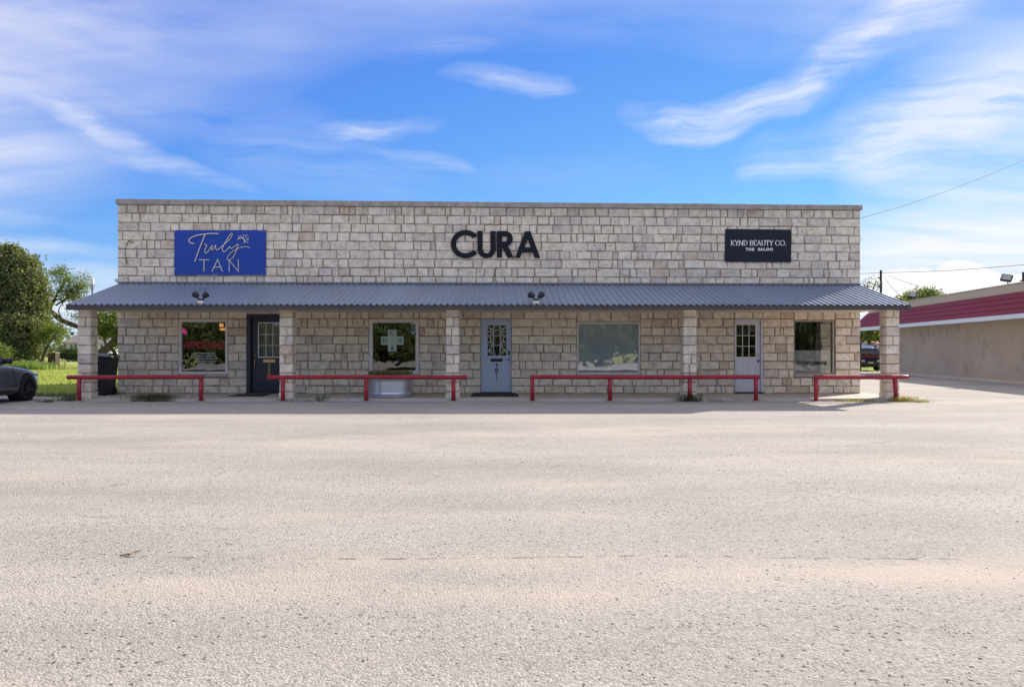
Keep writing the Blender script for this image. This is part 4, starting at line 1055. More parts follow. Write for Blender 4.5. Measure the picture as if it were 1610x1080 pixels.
# wheelie bin
bcx, bY = PX(162.5, 21.2), 21.2
bn = thing('wheelie_bin', 'black plastic wheeled bin beside the leftmost porch column', 'bin', (bcx, bY, SLAB))
def taper(x0, x1, y0, y1, z0, X0, X1, Y0, Y1, z1):
    return MB().add([(x0, y0, z0), (x1, y0, z0), (x1, y1, z0), (x0, y1, z0), (X0, Y0, z1), (X1, Y0, z1), (X1, Y1, z1), (X0, Y1, z1)], [(3, 2, 1, 0), (4, 5, 6, 7), (0, 1, 5, 4), (1, 2, 6, 5), (2, 3, 7, 6), (3, 0, 4, 7)])
taper(bcx - .22, bcx + .19, bY - .24, bY + .24, SLAB + .02, bcx - .29, bcx + .265, bY - .31, bY + .33, SLAB + 1.03).build('tub', 'black', bn)
MB().box(bcx - .31, bcx + .285, bY - .335, bY + .36, SLAB + 1.035, SLAB + 1.075, .012).build('rim', 'black', bn)
lid = MB()
for k in range(7):
    a = k / 6; lid.v += [(bcx - .31, bY - .35 + .72 * a, SLAB + 1.085 + .075 * math.sin(math.pi * a)), (bcx + .29, bY - .35 + .72 * a, SLAB + 1.085 + .075 * math.sin(math.pi * a))]
lid.f += [(2 * k, 2 * k + 1, 2 * k + 3, 2 * k + 2) for k in range(6)] + [tuple(2 * k for k in range(7)), tuple(2 * k + 1 for k in range(7))[::-1], (0, 1, 13, 12)]
lid.build('lid', 'black', bn)
MB().tube([(bcx + .30, bY - .2, SLAB + .98), (bcx + .335, bY - .2, SLAB + 1.0), (bcx + .335, bY + .2, SLAB + 1.0), (bcx + .30, bY + .2, SLAB + .98)], .015, 8).build('handle', 'black', bn, True)
for s in (-1, 1):
    MB().lathe([(0, -.03), (.10, -.03), (.12, -.015), (.12, .015), (.10, .03), (0, .03)], (bcx + .15, bY + s * .22, SLAB + .121), 18, 'y').build('wheel', 'tyre', bn, True)

# door mats
tag(MB().box(-7.35, -6.40, 20.62, 21.55, SLAB + .001, SLAB + .014, .004).build('door_mat', 'rubber'), 'thin black mat lying in front of the navy door', 'door mat', 'mats at the shop doors')
tag(taper(-.78, .53, 20.5, 21.75, SLAB + .001, -.70, .45, 20.56, 21.75, SLAB + .045).build('door_mat', 'rubber'), 'thick black rubber mat with sloped edges before the pale blue door', 'door mat', 'mats at the shop doors')
# small things seen through the first window
nn = thing('neon_sign', 'pink glowing neon shape hanging inside the top left of the first window', 'neon sign', (PX(290.5, 22.3), 22.3, PZ(526, 22.3)))
q = [(287.2, 524), (287, 519), (288, 516.5), (289.5, 517), (290, 520), (288.6, 523), (290.5, 525), (293, 523.5), (293.4, 521), (291.5, 520.3), (290.2, 522.5)]
MB().tube([(PX(a, 22.3), 22.3, PZ(c, 22.3)) for a, c in q], .026, 8).build('tube', 'neon', nn, True)
MB().tube([(PX(290.5, 22.3), 22.31, PZ(515, 22.3)), (PX(290.5, 22.3), 22.31, 2.74)], .003, 5).build('cord', 'wire', nn)
lp = thing('ceiling_light', 'warm orange light box glowing inside the top right of the first window', 'light', (PX(350, 23.0), 23.0, PZ(519, 23)))
MB().box(PX(344.5, 23), PX(350, 23), 23.0, 23.08, PZ(514, 23), PZ(508.5, 23), .01).build('upper_panel', 'lamp', lp)
MB().box(PX(345.5, 23), PX(354, 23), 23.0, 23.08, PZ(519.5, 23), PZ(516, 23), .01).build('lower_panel', 'lamp', lp)
MB().tube([(PX(349, 23), 23.09, PZ(518, 23)), (PX(349, 23), 23.09, 2.75)], .008, 6).build('hanger', 'black', lp)

# ================================================================== WEEDS
def weed(px, Y, n, r, h, m, label, sx=1.0, z=0.0):
    X = PX(px, Y)
    o = blades(n, lambda i: (X + rnd.gauss(0, r * .5) * sx, Y + rnd.gauss(0, r * .22), z), h, .012, 1.15, LEAF[m], 'weed_clump', origin=(X, Y, z), tone=(0, 1))
    return tag(o, label, 'weed', 'weeds along the porch edge')
weed(243, 19.75, 800, .60, .30, 'weed', 'largest bushy grey green weed clump in front of the left porch wall')
weed(112, 19.9, 240, .42, .22, 'weed', 'low grass tuft at the foot of the leftmost rail post')
weed(74, 19.3, 110, .22, .12, 'weed', 'small isolated dark weed on the pavement near the car nose')
weed(478, 19.75, 200, .55, .12, 'weed', 'flat spreading weed mat between the second column and planter')
weed(505, 19.7, 60, .22, .26, 'weed', 'spiky weed with long blades left of the planter')
weed(1086, 19.6, 160, .30, .34, 'bush', 'dark leafy weed around the rail post at the fourth column')
weed(1125, 19.72, 70, .3, .07, 'weed', 'thin line of weeds at the slab edge before the lilac door')
weed(1345, 19.62, 260, .62, .12, 'dry', 'dry yellow weed strip along the sunlit slab corner', 1.0)
weed(1422, 19.55, 240, .38, .22, 'dry', 'dry yellow tuft at the foot of the rightmost rail post')
weed(1448, 19.3, 110, .28, .12, 'dry', 'low dry weed trailing right of the end column')
weed(182, 21.5, 120, .25, .30, 'weed', 'grass growing against the left corner of the stone wall')
weed(148, 20.0, 60, .12, .14, 'weed', 'few blades at the base of the leftmost column')

# ================================================================== CARS
def loft(stations, prof):
    """stations along y; prof(s) -> half section points from bottom centre up over to top centre"""
    secs = [prof(s) for s in stations]; n = len(secs[0]); b = MB()
    for s, q in zip(stations, secs):
        full = [(x, s[0], z) for x, z in q] + [(-x, s[0], z) for x, z in reversed(q[1:-1])]
        b.v += full
    m = 2 * n - 2
    for i in range(len(secs) - 1):
        for k in range(m): b.f.append((i * m + k, i * m + (k + 1) % m, (i + 1) * m + (k + 1) % m, (i + 1) * m + k))
    b.f += [tuple(range(m))[::-1], tuple((len(secs) - 1) * m + k for k in range(m))]
    return b


def finish(o, cuts=(), sub=1):
    """subdivide, cut wheel arches, bake"""
    if sub:
        md = o.modifiers.new('s', 'SUBSURF'); md.levels = sub; md.render_levels = sub
    tmp = []
    for (y, z, r, x0, x1) in cuts:
        cb = MB().lathe([(0, x0), (r, x0), (r, x1), (0, x1)], (0, y, z), 32, 'x'); c = cb.build('cutter', 'black', None, origin=(0, 0, 0)); tmp.append(c)
        md = o.modifiers.new('b', 'BOOLEAN'); md.operation = 'DIFFERENCE'; md.object = c; md.solver = 'EXACT'
    bpy.context.view_layer.update()
    me = bpy.data.meshes.new_from_object(o.evaluated_get(bpy.context.evaluated_depsgraph_get()))
    o.modifiers.clear(); o.data = me; me.shade_smooth()
    for c in tmp: bpy.data.objects.remove(c)
    bm = bmesh.new(); bm.from_mesh(me)
    for e in bm.edges:
        if len(e.link_faces) == 2 and e.calc_face_angle(0) > R(38): e.smooth = False
    bm.to_mesh(me); bm.free()
    return o


def place(root, loc, rz):
    root.location = loc; root.rotation_euler = (0, 0, rz)


def wheel(root, x, y, r, side, w=.22):
    wb = bpy.data.objects.new('wheel', None); col.objects.link(wb); wb.parent = root; wb.location = (x, y, r); ORG[wb.name] = Vector((x, y, r))
    s = side
    MB().lathe([(r * .64, -w / 2), (r * .93, -w / 2), (r, -w / 2 + .03), (r, w / 2 - .03), (r * .93, w / 2), (r * .64, w / 2)], (x, y, r), 36, 'x').build('tyre', 'tyre', wb, True)
    b = MB().lathe([(r * .65, s * (w / 2 - .01)), (r * .60, s * (w / 2 - .02)), (r * .58, s * .02), (0, s * .01)], (x, y, r), 30, 'x')
    for k in range(10):
        a = 2 * math.pi * k / 10; ca, sa = math.cos(a), math.sin(a)
        b.tube([(x + s * (w / 2 - .03), y + ca * .05, r + sa * .05), (x + s * (w / 2 - .025), y + ca * r * .6, r + sa * r * .6)], [.028, .02], 6)
    b.lathe([(.0, s * (w / 2 - .01)), (.06, s * (w / 2 - .015)), (.075, s * .02)], (x, y, r), 16, 'x')
    b.build('rim', 'rim', wb, True)
    for k in range(5):
        a = 2 * math.pi * k / 5 + .3; MB().lathe([(0, s * .012), (.012, s * .010), (.013, 0)], (x + s * (w / 2 - .012), y + math.cos(a) * .048, r + math.sin(a) * .048), 8, 'x').build('lug_nut', 'chrome', wb)
    return wb


def sedan():
    root = thing('parked_car', 'silver grey sedan with dark wheels parked nose first at the lawn edge', 'car', (0, 0, 0))
    # y measured back from the nose: (y, half width, zbottom, zbelt, ztop)
    st = [(0, .50, .36, .56, .60), (-.06, .66, .26, .60, .66), (-.22, .80, .20, .66, .735), (-.5, .88, .19, .75, .82), (-.9, .915, .19, .83, .885), (-1.3, .92, .18, .88, .935), (-1.65, .92, .18, .91, .985), (-2.4, .925, .17, .93, .99), (-3.2, .925, .18, .95, 1.0), (-3.9, .91, .20, .97, 1.03), (-4.4, .87, .24, .95, 1.04), (-4.66, .76, .32, .86, .97), (-4.72, .6, .42, .78, .86)]
    def pr(s):
        y, w, zb, zbelt, zt = s
        return [(0, zb), (w * .86, zb), (w * .97, zb + .07), (w, zb + .26 * (zbelt - zb) + .05), (w * .985, zb + .62 * (zbelt - zb)), (w * .955, zbelt), (w * .80, zt - .02), (0, zt + .015)]
    body = loft(st, pr).build('body', 'carpaint', root, True, origin=(0, 0, 0))
    finish(body, [(-.88, .34, .385, .55, 1.1), (-.88, .34, .385, -1.1, -.55), (-3.68, .34, .385, .55, 1.1), (-3.68, .34, .385, -1.1, -.55)], 2)
    gs = [(-1.45, .78, .99, .995), (-1.75, .77, .98, 1.10), (-2.3, .74, .98, 1.34), (-2.7, .72, .98, 1.415), (-3.3, .71, .99, 1.42), (-3.8, .71, 1.0, 1.33), (-4.15, .72, 1.01, 1.15), (-4.35, .74, 1.02, 1.045)]
    def pg(s): y, w, zb, zt = s; t = (zt - zb) / .45; return [(0, zb - .06), (w + .03, zb - .05), (w + .02, zb), (w - .11 * t, zb + .75 * (zt - zb)), (w - .22 * t - .04, zt - .02 * t), (0, zt + .02 * t)]
    finish(loft(gs, pg).build('cabin_glass', 'darkglass', root, True, origin=(0, 0, 0)), (), 1)
    # roof skin, pillars
    b = MB()
    for sx_ in (-1, 1):
        b.tube(spline([(sx_ * .80, -1.42, .985), (sx_ * .70, -1.9, 1.19), (sx_ * .56, -2.5, 1.40), (sx_ * .55, -3.2, 1.435), (sx_ * .58, -3.8, 1.34), (sx_ * .72, -4.3, 1.06)], 4), .032, 8)
        b.tube([(sx_ * .80, -2.75, .97), (sx_ * .60, -2.82, 1.40)], .035, 6)
    b.build('pillar', 'carpaint', root, True, origin=(0, 0, 0))
    rb = MB(); ys = [-2.35, -2.7, -3.3, -3.75]
    for y, z in zip(ys, (1.385, 1.44, 1.452, 1.375)):
        for k in range(7): u = -1 + k / 3; rb.v.append((u * .56, y, z - .035 * u * u + .006))
    rb.f = [(7 * i + k, 7 * i + k + 1, 7 * i + k + 8, 7 * i + k + 7) for i in range(3) for k in range(6)]
    rb.build('roof', 'carpaint', root, True, origin=(0, 0, 0))
    for sx_ in (-1, 1):
        m = MB().box(sx_ * 1.0 - .11, sx_ * 1.0 + .11, -1.93, -1.80, .98, 1.115, .035); m.tube([(sx_ * .86, -1.84, .985), (sx_ * .96, -1.86, 1.03)], .03, 8)
        m.build('mirror', 'black', root, True)
        MB().add([(sx_ * .60, -.065, .60), (sx_ * .80, -.235, .655), (sx_ * .885, -.52, .70), (sx_ * .87, -.50, .755), (sx_ * .76, -.24, .715), (sx_ * .58, -.07, .655)], [(0, 1, 4, 5), (1, 2, 3, 4)]).build('headlight', 'lampglass', root)
        d = MB(); d.tube(spline([(sx_ * .921, -1.40, .25), (sx_ * .929, -1.42, .5), (sx_ * .905, -1.52, .90)], 4), .006, 5); d.tube(spline([(sx_ * .925, -2.62, .25), (sx_ * .933, -2.62, .5), (sx_ * .91, -2.62, .92)], 4), .006, 5); d.build('door_gap', 'black', root)
        MB().box(sx_ * .93 - .012, sx_ * .93 + .012, -2.45, -2.27, .79, .82, .008).build('handle', 'carpaint', root, True)
        MB().add([(sx_ * .93, -1.45, .30), (sx_ * .93, -3.15, .30), (sx_ * .91, -3.15, .20), (sx_ * .91, -1.45, .20), (sx_ * .88, -1.45, .30), (sx_ * .88, -3.15, .30)], [(0, 1, 2, 3)]).build('sill_trim', 'black', root)
        MB().lathe([(0, sx_ * .57), (.384, sx_ * .57), (.384, sx_ * .87), (.37, sx_ * .87), (.37, sx_ * .58)], (0, -.88, .34), 30, 'x').build('arch_liner', 'black', root)
        MB().lathe([(0, sx_ * .57), (.384, sx_ * .57), (.384, sx_ * .87), (.37, sx_ * .87), (.37, sx_ * .58)], (0, -3.68, .34), 30, 'x').build('arch_liner', 'black', root)
        wheel(root, sx_ * .82, -.88, .34, sx_); wheel(root, sx_ * .82, -3.68, .34, sx_)
    MB().box(-.62, .62, -.13, -.02, .22, .34, .03).build('front_lip', 'black', root, True)
    MB().box(-.45, .45, -.05, .012, .40, .52, .02).build('grille', 'black', root, True)
    MB().box(-.80, .80, -.02, .0, .8, .801).f and None
    return root
car = sedan(); place(car, (-13.20, 20.80, 0), 0)


def suv():
    root = thing('parked_car', 'dark navy blue estate car seen from behind between wall and end column', 'car', (0, 0, 0))
    # local: rear faces -y
    st = [(0, .78, .40, .95, 1.0), (.05, .88, .30, .98, 1.04), (.35, .95, .24, 1.0, 1.06), (1.2, .97, .22, 1.0, 1.06), (2.6, .97, .22, .99, 1.05), (3.6, .96, .22, .96, 1.04), (4.4, .92, .24, .90, .99), (4.75, .78, .34, .76, .84), (4.82, .6, .42, .66, .72)]
    def pr(s): y, w, zb, zbelt, zt = s; return [(0, zb), (w * .88, zb), (w * .98, zb + .08), (w, zb + .3), (w * .985, zbelt - .18), (w * .95, zbelt), (w * .85, zt), (0, zt + .01)]
    finish(loft(st, pr).build('body', 'carblue', root, True, origin=(0, 0, 0)), [(.95, .36, .41, .55, 1.1), (.95, .36, .41, -1.1, -.55), (3.85, .36, .41, .55, 1.1), (3.85, .36, .41, -1.1, -.55)], 1)
    gs = [(.10, .80, 1.0, 1.06), (.30, .78, 1.02, 1.40), (.55, .76, 1.02, 1.60), (1.5, .75, 1.02, 1.66), (2.6, .74, 1.02, 1.62), (3.1, .76, 1.02, 1.40), (3.6, .80, 1.02, 1.05)]
    def pg(s): y, w, zb, zt = s; t = (zt - zb) / .6; return [(0, zb - .05), (w + .04, zb - .04), (w + .03, zb), (w - .09 * t, zb + .8 * (zt - zb)), (w - .2 * t, zt - .01), (0, zt + .02 * t)]
    finish(loft(gs, pg).build('cabin_glass', 'darkglass', root, True, origin=(0, 0, 0)), (), 1)
    rb = MB(); 
    for y, z in ((.28, 1.46), (.6, 1.635), (1.5, 1.69), (2.55, 1.645)):
        for k in range(7): u = -1 + k / 3; rb.v.append((u * .66, y, z - .05 * u * u))
    rb.f = [(7 * i + k, 7 * i + k + 1, 7 * i + k + 8, 7 * i + k + 7) for i in range(3) for k in range(6)]
    rb.build('roof', 'carblue', root, True, origin=(0, 0, 0))
    for s in (-1, 1):
        MB().tube(spline([(s * .80, .06, 1.03), (s * .70, .28, 1.42), (s * .60, .6, 1.625), (s * .58, 1.6, 1.67), (s * .60, 2.6, 1.62), (s * .80, 3.5, 1.05)], 4), .04, 8).build('pillar', 'carblue', root, True)
        MB().box(s * .52 - .13, s * .52 + .13, -.035, .02, .60, .71, .02).build('reversing_lamp', 'lampglass', root)
        wheel(root, s * .86, .95, .36, s); wheel(root, s * .86, 3.85, .36, s)
        MB().box(s * 1.06 - .10, s * 1.06 + .10, 2.85, 2.97, 1.04, 1.19, .03).build('mirror', 'carblue', root, True)
    MB().box(-.62, .62, -.03, .04, .88, .96, .015).build('light_bar', 'taillight', root)
    MB().box(-.85, .85, -.05, .08, .30, .46, .04).build('bumper', 'black', root, True)
    MB().box(-.17, .17, -.04, .0, .50, .60, .004).build('number_plate', 'lampglass', root)
    MB().box(-.62, .62, .17, .19, 1.40, 1.44).build('spoiler', 'carblue', root)
    return root
suv_ = suv(); place(suv_, (PX(1369, 49), 49, -.02), R(0))

# ================================================================== MAROON-ROOFED BUILDING
rb_ = thing('maroon_roof_building', 'low brown stucco building with maroon metal eave and white gutter at the right', 'building', (21, 36, 0))
A0 = Vector((20.1, 29.3, 0)); dv = Vector((1.7, 12.1, 0)); dn = dv.normalized(); nv = Vector((-dn.y, dn.x, 0))   # nv points to the left, towards the drive
def along(t, off, z): p = A0 + dv * t + nv * off; return (p.x, p.y, z)
def strip(t0, t1, o0, z0, o1, z1, th=.03, n=1):
    """sloping sheet between (offset,height) lines, given thickness"""
    b = MB(); nrm = Vector((z1 - z0, o0 - o1)).normalized() * th if True else None
    v = []
    for t in (t0, t1):
        for (o_, z_) in ((o0, z0), (o1, z1), (o1 - abs(nrm.x), z1 - abs(nrm.y)), (o0 - abs(nrm.x), z0 - abs(nrm.y))): v.append(along(t, o_, z_))
    return b.add(v, [(0, 1, 2, 3), (7, 6, 5, 4), (0, 4, 5, 1), (1, 5, 6, 2), (2, 6, 7, 3), (3, 7, 4, 0)])
def wallbox(t0, t1, o0, o1, z0, z1):
    v = [along(t, o_, z_) for t in (t0, t1) for o_ in (o0, o1) for z_ in (z0, z1)]
    return MB().add(v, [(0, 1, 3, 2), (4, 6, 7, 5), (0, 4, 5, 1), (2, 3, 7, 6), (0, 2, 6, 4), (1, 5, 7, 3)])
T0, T1, TR = -.75, 1.128, 1.50
wallbox(T0, T1, -12, 0, -.05, 2.6).build('wall', 'stucco', rb_)
wallbox(T0 - .02, TR, -12.1, -.28, 2.62, 3.95).build('parapet', 'stuccolight', rb_)
wallbox(T0 - .02, TR + .005, -12.1, -.26, 3.955, 4.0).build('coping', 'stuccolight', rb_)
nc = 4; zb_, zt_ = 2.69, 3.60
for k in range(nc):
    za = zb_ + (zt_ - zb_) * k / nc; zc = zb_ + (zt_ - zb_) * (k + 1) / nc
    oa = .70 - .92 * k / nc; oc = .70 - .92 * (k + 1) / nc
    # ribbed course: fine upright ridges
    b = MB(); n = 240; v = []
    for i in range(n + 1):
        t = T0 + (TR - T0) * i / n; r_ = .007 if i % 2 else 0
        v += [along(t, oa + .038 + r_, za - .014 + r_ * .4), along(t, oc + r_, zc + r_ * .4)]
    b.add(v, [(2 * i, 2 * i + 2, 2 * i + 3, 2 * i + 1) for i in range(n)])
    b.build('roof_course', 'maroon', rb_, fixn=False)
wallbox(T0, TR, .62, .74, 2.50, 2.672).build('gutter', 'trim', rb_)
wallbox(T0, TR, -.005 if False else .003, .615, 2.52, 2.56).build('soffit', 'trim', rb_)
wallbox(T0, T1, .002, .09, -.05, .13).build('footing', 'slab', rb_)
for t_, o_ in ((1.46, .35),):
    x_, y_, _ = along(t_, o_, 0); MB().tube([(x_, y_, -.03), (x_, y_, 2.52)], .07, 8).build('post', 'bark', rb_)
    for s in (-1, 1):
        MB().tube([(x_, y_, 1.75), (*along(t_, o_, 0)[:2], 1.75)], .03, 6)
        MB().tube([(x_, y_, 1.7), (x_ + s * .85, y_, 2.5)], .045, 6).build('brace', 'bark', rb_)
def bflood(px, py, t, label):
    x_, y_, _ = along(t, -.32, 0)
    f_ = thing('roof_floodlight', label, 'floodlight', (x_, y_, 4.0), 'floodlights on the stucco parapet')
    MB().tube([(x_, y_, 3.99), (x_, y_, 4.10)], .02, 8).build('stem', 'black', f_)
    h = MB().box(-.20, .20, -.06, .06, -.15, .15, .02); l = MB().box(-.16, .16, -.068, -.061, -.11, .11)
    Mx = Matrix.Translation((x_ - .05, y_, 4.25)) @ Matrix.Rotation(R(-38), 4, 'Z') @ Matrix.Rotation(R(-24), 4, 'X') @ Matrix.Rotation(R(14), 4, 'Y')
    h.v = [tuple(Mx @ Vector(p)) for p in h.v]; l.v = [tuple(Mx @ Vector(p)) for p in l.v]
    h.build('housing', 'black', f_); l.build('lens', 'greyframe', f_)
bflood(1567, 440, .145, 'nearer square floodlight on top of the stucco parapet at far right')
bflood(1436, 462, .93, 'farther square floodlight on the stucco parapet beside the tree top')

# ================================================================== POLES AND CABLES
def pole(px, ptop, Y, label, ins=False):
    X = PX(px, Y); zt = PZ(ptop, Y)
    t = thing('utility_pole', label, 'pole', (X, Y, 0))
    MB().tube([(X, Y, -.05), (X, Y, zt * .5), (X, Y, zt)], [.15, .125, .10], 10).build('shaft', 'poledark', t, True)
    for k in range(2):
        MB().tube([(X - .35, Y - .1, zt - .7 - .8 * k), (X, Y - .1, zt - .7 - .8 * k)], .05, 6).build('insulator', 'poledark', t)
    return t
pole(1385, 425, 70, 'dark wooden utility pole rising behind the porch roof end')
pole(1609, 428, 62, 'dark pole with insulators just behind the stucco parapet at far right')
def cable(pts, r, label, n=10):
    o = MB().tube(spline(pts, n), r, 5).build('overhead_cable', 'wire', None, True); return tag(o, label, 'cable', 'overhead cables at the right')
cable([(PX(1354, 22.2), 22.2, PZ(343, 22.2)), (PX(1440, 24.5), 24.5, PZ(317.5, 24.5)), (PX(1530, 27), 27, PZ(285, 27)), (PX(1640, 30), 30, PZ(240, 30))], .007, 'service cable rising from the parapet corner to the upper right')
cable([(PX(1340, 69), 69, PZ(430.5, 69)), (PX(1385, 70), 69.8, PZ(429.5, 70)), (PX(1500, 66), 66, PZ(425, 66)), (PX(1640, 62), 62, PZ(414, 62))], .022, 'long level cable from the utility pole across the sky')
cable([(PX(1390, 70), 70, PZ(434, 70)), (PX(1398, 66), 66, PZ(447, 66)), (PX(1412, 60), 60, PZ(462, 60)), (PX(1422, 58), 58, PZ(474, 58))], .022, 'steep slack cable dropping from the utility pole')
cable([(PX(1396, 70), 70, PZ(433, 70)), (PX(1425, 66), 66, PZ(444, 66)), (PX(1475, 60), 60, PZ(459, 60)), (PX(1500, 58), 58, PZ(466, 58))], .018, 'gently sloping cable from the utility pole to the stucco building')
X, Y = PX(145, 60), 60
t = thing('mast_light', 'slim mast with a pale box lamp above the left porch roof', 'light pole', (X, Y, 0))
MB().tube([(X, Y, -.05), (X, Y, PZ(447, Y))], .05, 8).build('mast', 'poledark', t)
MB().box(X - .11, X + .11, Y - .1, Y + .1, PZ(447, Y) + .002, PZ(438, Y), .02).build('lamp_box', 'whiteframe', t)

# ================================================================== TREES
def leaf_mesh(centers, size, tones, n_dir=None):
    n = len(centers); a = nrng.normal(size=(n, 3)); a /= np.linalg.norm(a, axis=1, keepdims=True)
    b = np.cross(a, nrng.normal(size=(n, 3))); b /= np.linalg.norm(b, axis=1, keepdims=True)
    s = (size * nrng.uniform(.6, 1.25, n))[:, None]
    v = np.stack([centers - a * s, centers - b * s * .55, centers + a * s, centers + b * s * .55], 1).reshape(-1, 3)
    me = bpy.data.meshes.new('crown'); me.vertices.add(4 * n); me.vertices.foreach_set('co', v.ravel().astype(np.float32))
    me.loops.add(4 * n); me.loops.foreach_set('vertex_index', np.arange(4 * n, dtype=np.int32))
    me.polygons.add(n); me.polygons.foreach_set('loop_start', np.arange(0, 4 * n, 4, dtype=np.int32)); me.polygons.foreach_set('loop_total', np.full(n, 4, dtype=np.int32))
    me.update(calc_edges=True); set_tone(me, np.stack([tones] * 3, 1)); return me


def crown_points(blobs, dens, clump=.35, shell=.55):
    pts = []; ton = []
    for (cx, cy, cz), (rx, ry, rz), k in blobs:
        nclump = max(4, int(k)); d = nrng.normal(size=(nclump, 3)); d /= np.linalg.norm(d, axis=1, keepdims=True)
        rad = shell + (1 - shell) * nrng.random((nclump, 1)) ** .6
        c = d * rad * np.array([rx, ry, rz]) + np.array([cx, cy, cz])
        ct = nrng.uniform(0, 1, nclump)
        per = nrng.normal(size=(nclump, dens, 3)) * clump * nrng.uniform(.55, 1.3, (nclump, 1, 1)) * np.array([1, 1, .7])
        pts.append((c[:, None, :] + per).reshape(-1, 3)); ton.append(np.clip(np.repeat(ct, dens) * .6 + nrng.uniform(0, .4, nclump * dens), 0, 1))
    return np.concatenate(pts), np.concatenate(ton)


def tree(name, label, cat, base, limbs, blobs, dens, lsize, m, clump=.35, shell=.55, group=None, bark='bark'):
    t = thing(name, label, cat, base, group)
    b = MB()
    for pts, r in limbs: b.tube(spline(pts, 4), [r[0] + (r[1] - r[0]) * i / (4 * (len(pts) - 1)) for i in range(4 * (len(pts) - 1) + 1)], 8)
    if limbs: b.build('trunk', bark, t, True)
    p, tn = crown_points(blobs, dens, clump, shell)
    p = p[p[:, 2] > .05] if False else p; p[:, 2] = np.maximum(p[:, 2], .05)
    me = leaf_mesh(p - np.array(base), lsize, tn)
    o = link('crown', me, LEAF[m], t, Vector(base)); o['kind'] = 'stuff'
    return t


def P3(px, py, Y): return (PX(px, Y), Y, PZ(py, Y))
def B(px, py, Y, rpx, rpy, k, dy=None): return ((PX(px, Y), Y, PZ(py, Y)), (rpx / F * Y, (dy or rpx) / F * Y, rpy / F * Y), k)
Y = 66
tree('oak_tree', 'big dense dark green oak filling the left edge behind the car', 'tree', (PX(8, Y), Y, -.03),
     [([P3(8, 578, Y), P3(10, 540, Y), P3(6, 500, Y), P3(4, 440, Y)], (.42, .12)), ([P3(10, 530, Y), P3(30, 500, Y - 1), P3(48, 455, Y)], (.2, .06)), ([P3(8, 520, Y), P3(-20, 480, Y), P3(-40, 440, Y)], (.2, .06))],
     [B(8, 455, Y, 44, 52, 190), B(-45, 450, Y + 1, 55, 60, 150), B(42, 470, Y - 1, 27, 48, 120), B(30, 428, Y, 26, 26, 60), B(10, 410, Y, 25, 22, 50), B(36, 520, Y - 2, 36, 28, 120), B(-10, 520, Y - 2, 45, 34, 110), B(60, 505, Y - 1, 16, 30, 45), B(56, 440, Y, 12, 9, 16), B(62, 470, Y, 10, 10, 14), B(22, 396, Y, 11, 7, 12), B(-8, 398, Y, 14, 9, 16), B(44, 412, Y, 9, 7, 10)], 78, .13, 'oak', .32, .6)
Y = 74
tree('mesquite_tree', 'airy light green tree with long bare limb arching towards the porch', 'tree', (PX(66, Y), Y, -.03),
     [([P3(64, 572, Y), P3(68, 540, Y), P3(72, 505, Y), P3(86, 470, Y), P3(104, 440, Y)], (.30, .06)), ([P3(62, 478, Y), P3(82, 492, Y), P3(98, 504, Y), P3(118, 512, Y), P3(150, 524, Y)], (.30, .20)), ([P3(74, 500, Y), P3(70, 470, Y), P3(66, 452, Y)], (.14, .04)), ([P3(88, 480, Y), P3(116, 462, Y), P3(132, 450, Y)], (.1, .03)), ([P3(76, 484, Y), P3(92, 470, Y), P3(100, 482, Y)], (.1, .03)), ([P3(100, 504, Y), P3(92, 488, Y), P3(104, 470, Y)], (.08, .03))],
     [B(100, 432, Y, 22, 13, 26), B(116, 448, Y, 20, 14, 24), B(98, 462, Y, 22, 12, 24), B(120, 468, Y, 16, 12, 16), B(132, 440, Y, 9, 14, 7), B(72, 475, Y, 11, 18, 12), B(118, 500, Y, 12, 10, 6)], 60, .085, 'mesq', .34, .2)
Y = 63
tree('small_tree', 'bright yellow green small tree in front of the far house', 'tree', (PX(66, Y), Y, -.03),
     [([P3(64, 575, Y), P3(72, 550, Y), P3(84, 530, Y), P3(96, 512, Y)], (.14, .03)), ([P3(72, 550, Y), P3(66, 530, Y), P3(60, 512, Y)], (.09, .03))],
     [B(88, 518, Y, 18, 10, 24), B(80, 532, Y, 14, 14, 18), B(72, 520, Y, 10, 12, 10)], 55, .075, 'mesq', .26, .3)
Y = 58
tree('leaning_tree', 'green tree with thick leaning dark trunk seen between column and wall', 'tree', (PX(152, Y), Y, -.03),
     [([P3(150, 566, Y), P3(158, 556, Y), P3(170, 546, Y), P3(184, 533, Y), P3(196, 520, Y)], (.36, .22)), ([P3(172, 545, Y), P3(181, 556, Y), P3(184, 578, Y)], (.16, .14)), ([P3(168, 547, Y), P3(164, 530, Y), P3(166, 512, Y)], (.1, .03))],
     [B(172, 508, Y, 25, 20, 80), B(190, 515, Y, 20, 18, 50), B(160, 520, Y, 12, 12, 20), B(185, 545, Y, 12, 6, 10)], 70, .085, 'mesq', .30, .35)
Y = 90
tree('hedge_bush', 'rounded dark green bush below the far house window', 'bush', (PX(107, Y), Y, -.03), [], [B(108, 558, Y, 16, 8, 44), B(122, 557, Y, 9, 8, 20)], 80, .10, 'bush', .30, .5)
for px, py, Y, w, h, lab, m in ((20, 556, 62, 30, 12, 'dark shrub under the big oak beside the car', 'bush'), (52, 553, 64, 16, 12, 'brownish undergrowth shrub at the right of the oak trunk', 'oak'), (-8, 558, 58, 18, 12, 'pale leaved shrub at the left frame edge under the oak', 'mesq')):
    tree('shrub', lab, 'shrub', (PX(px, Y), Y, -.03), [], [B(px, py, Y, w, h, 60)], 60, .09, m, .3, .4)
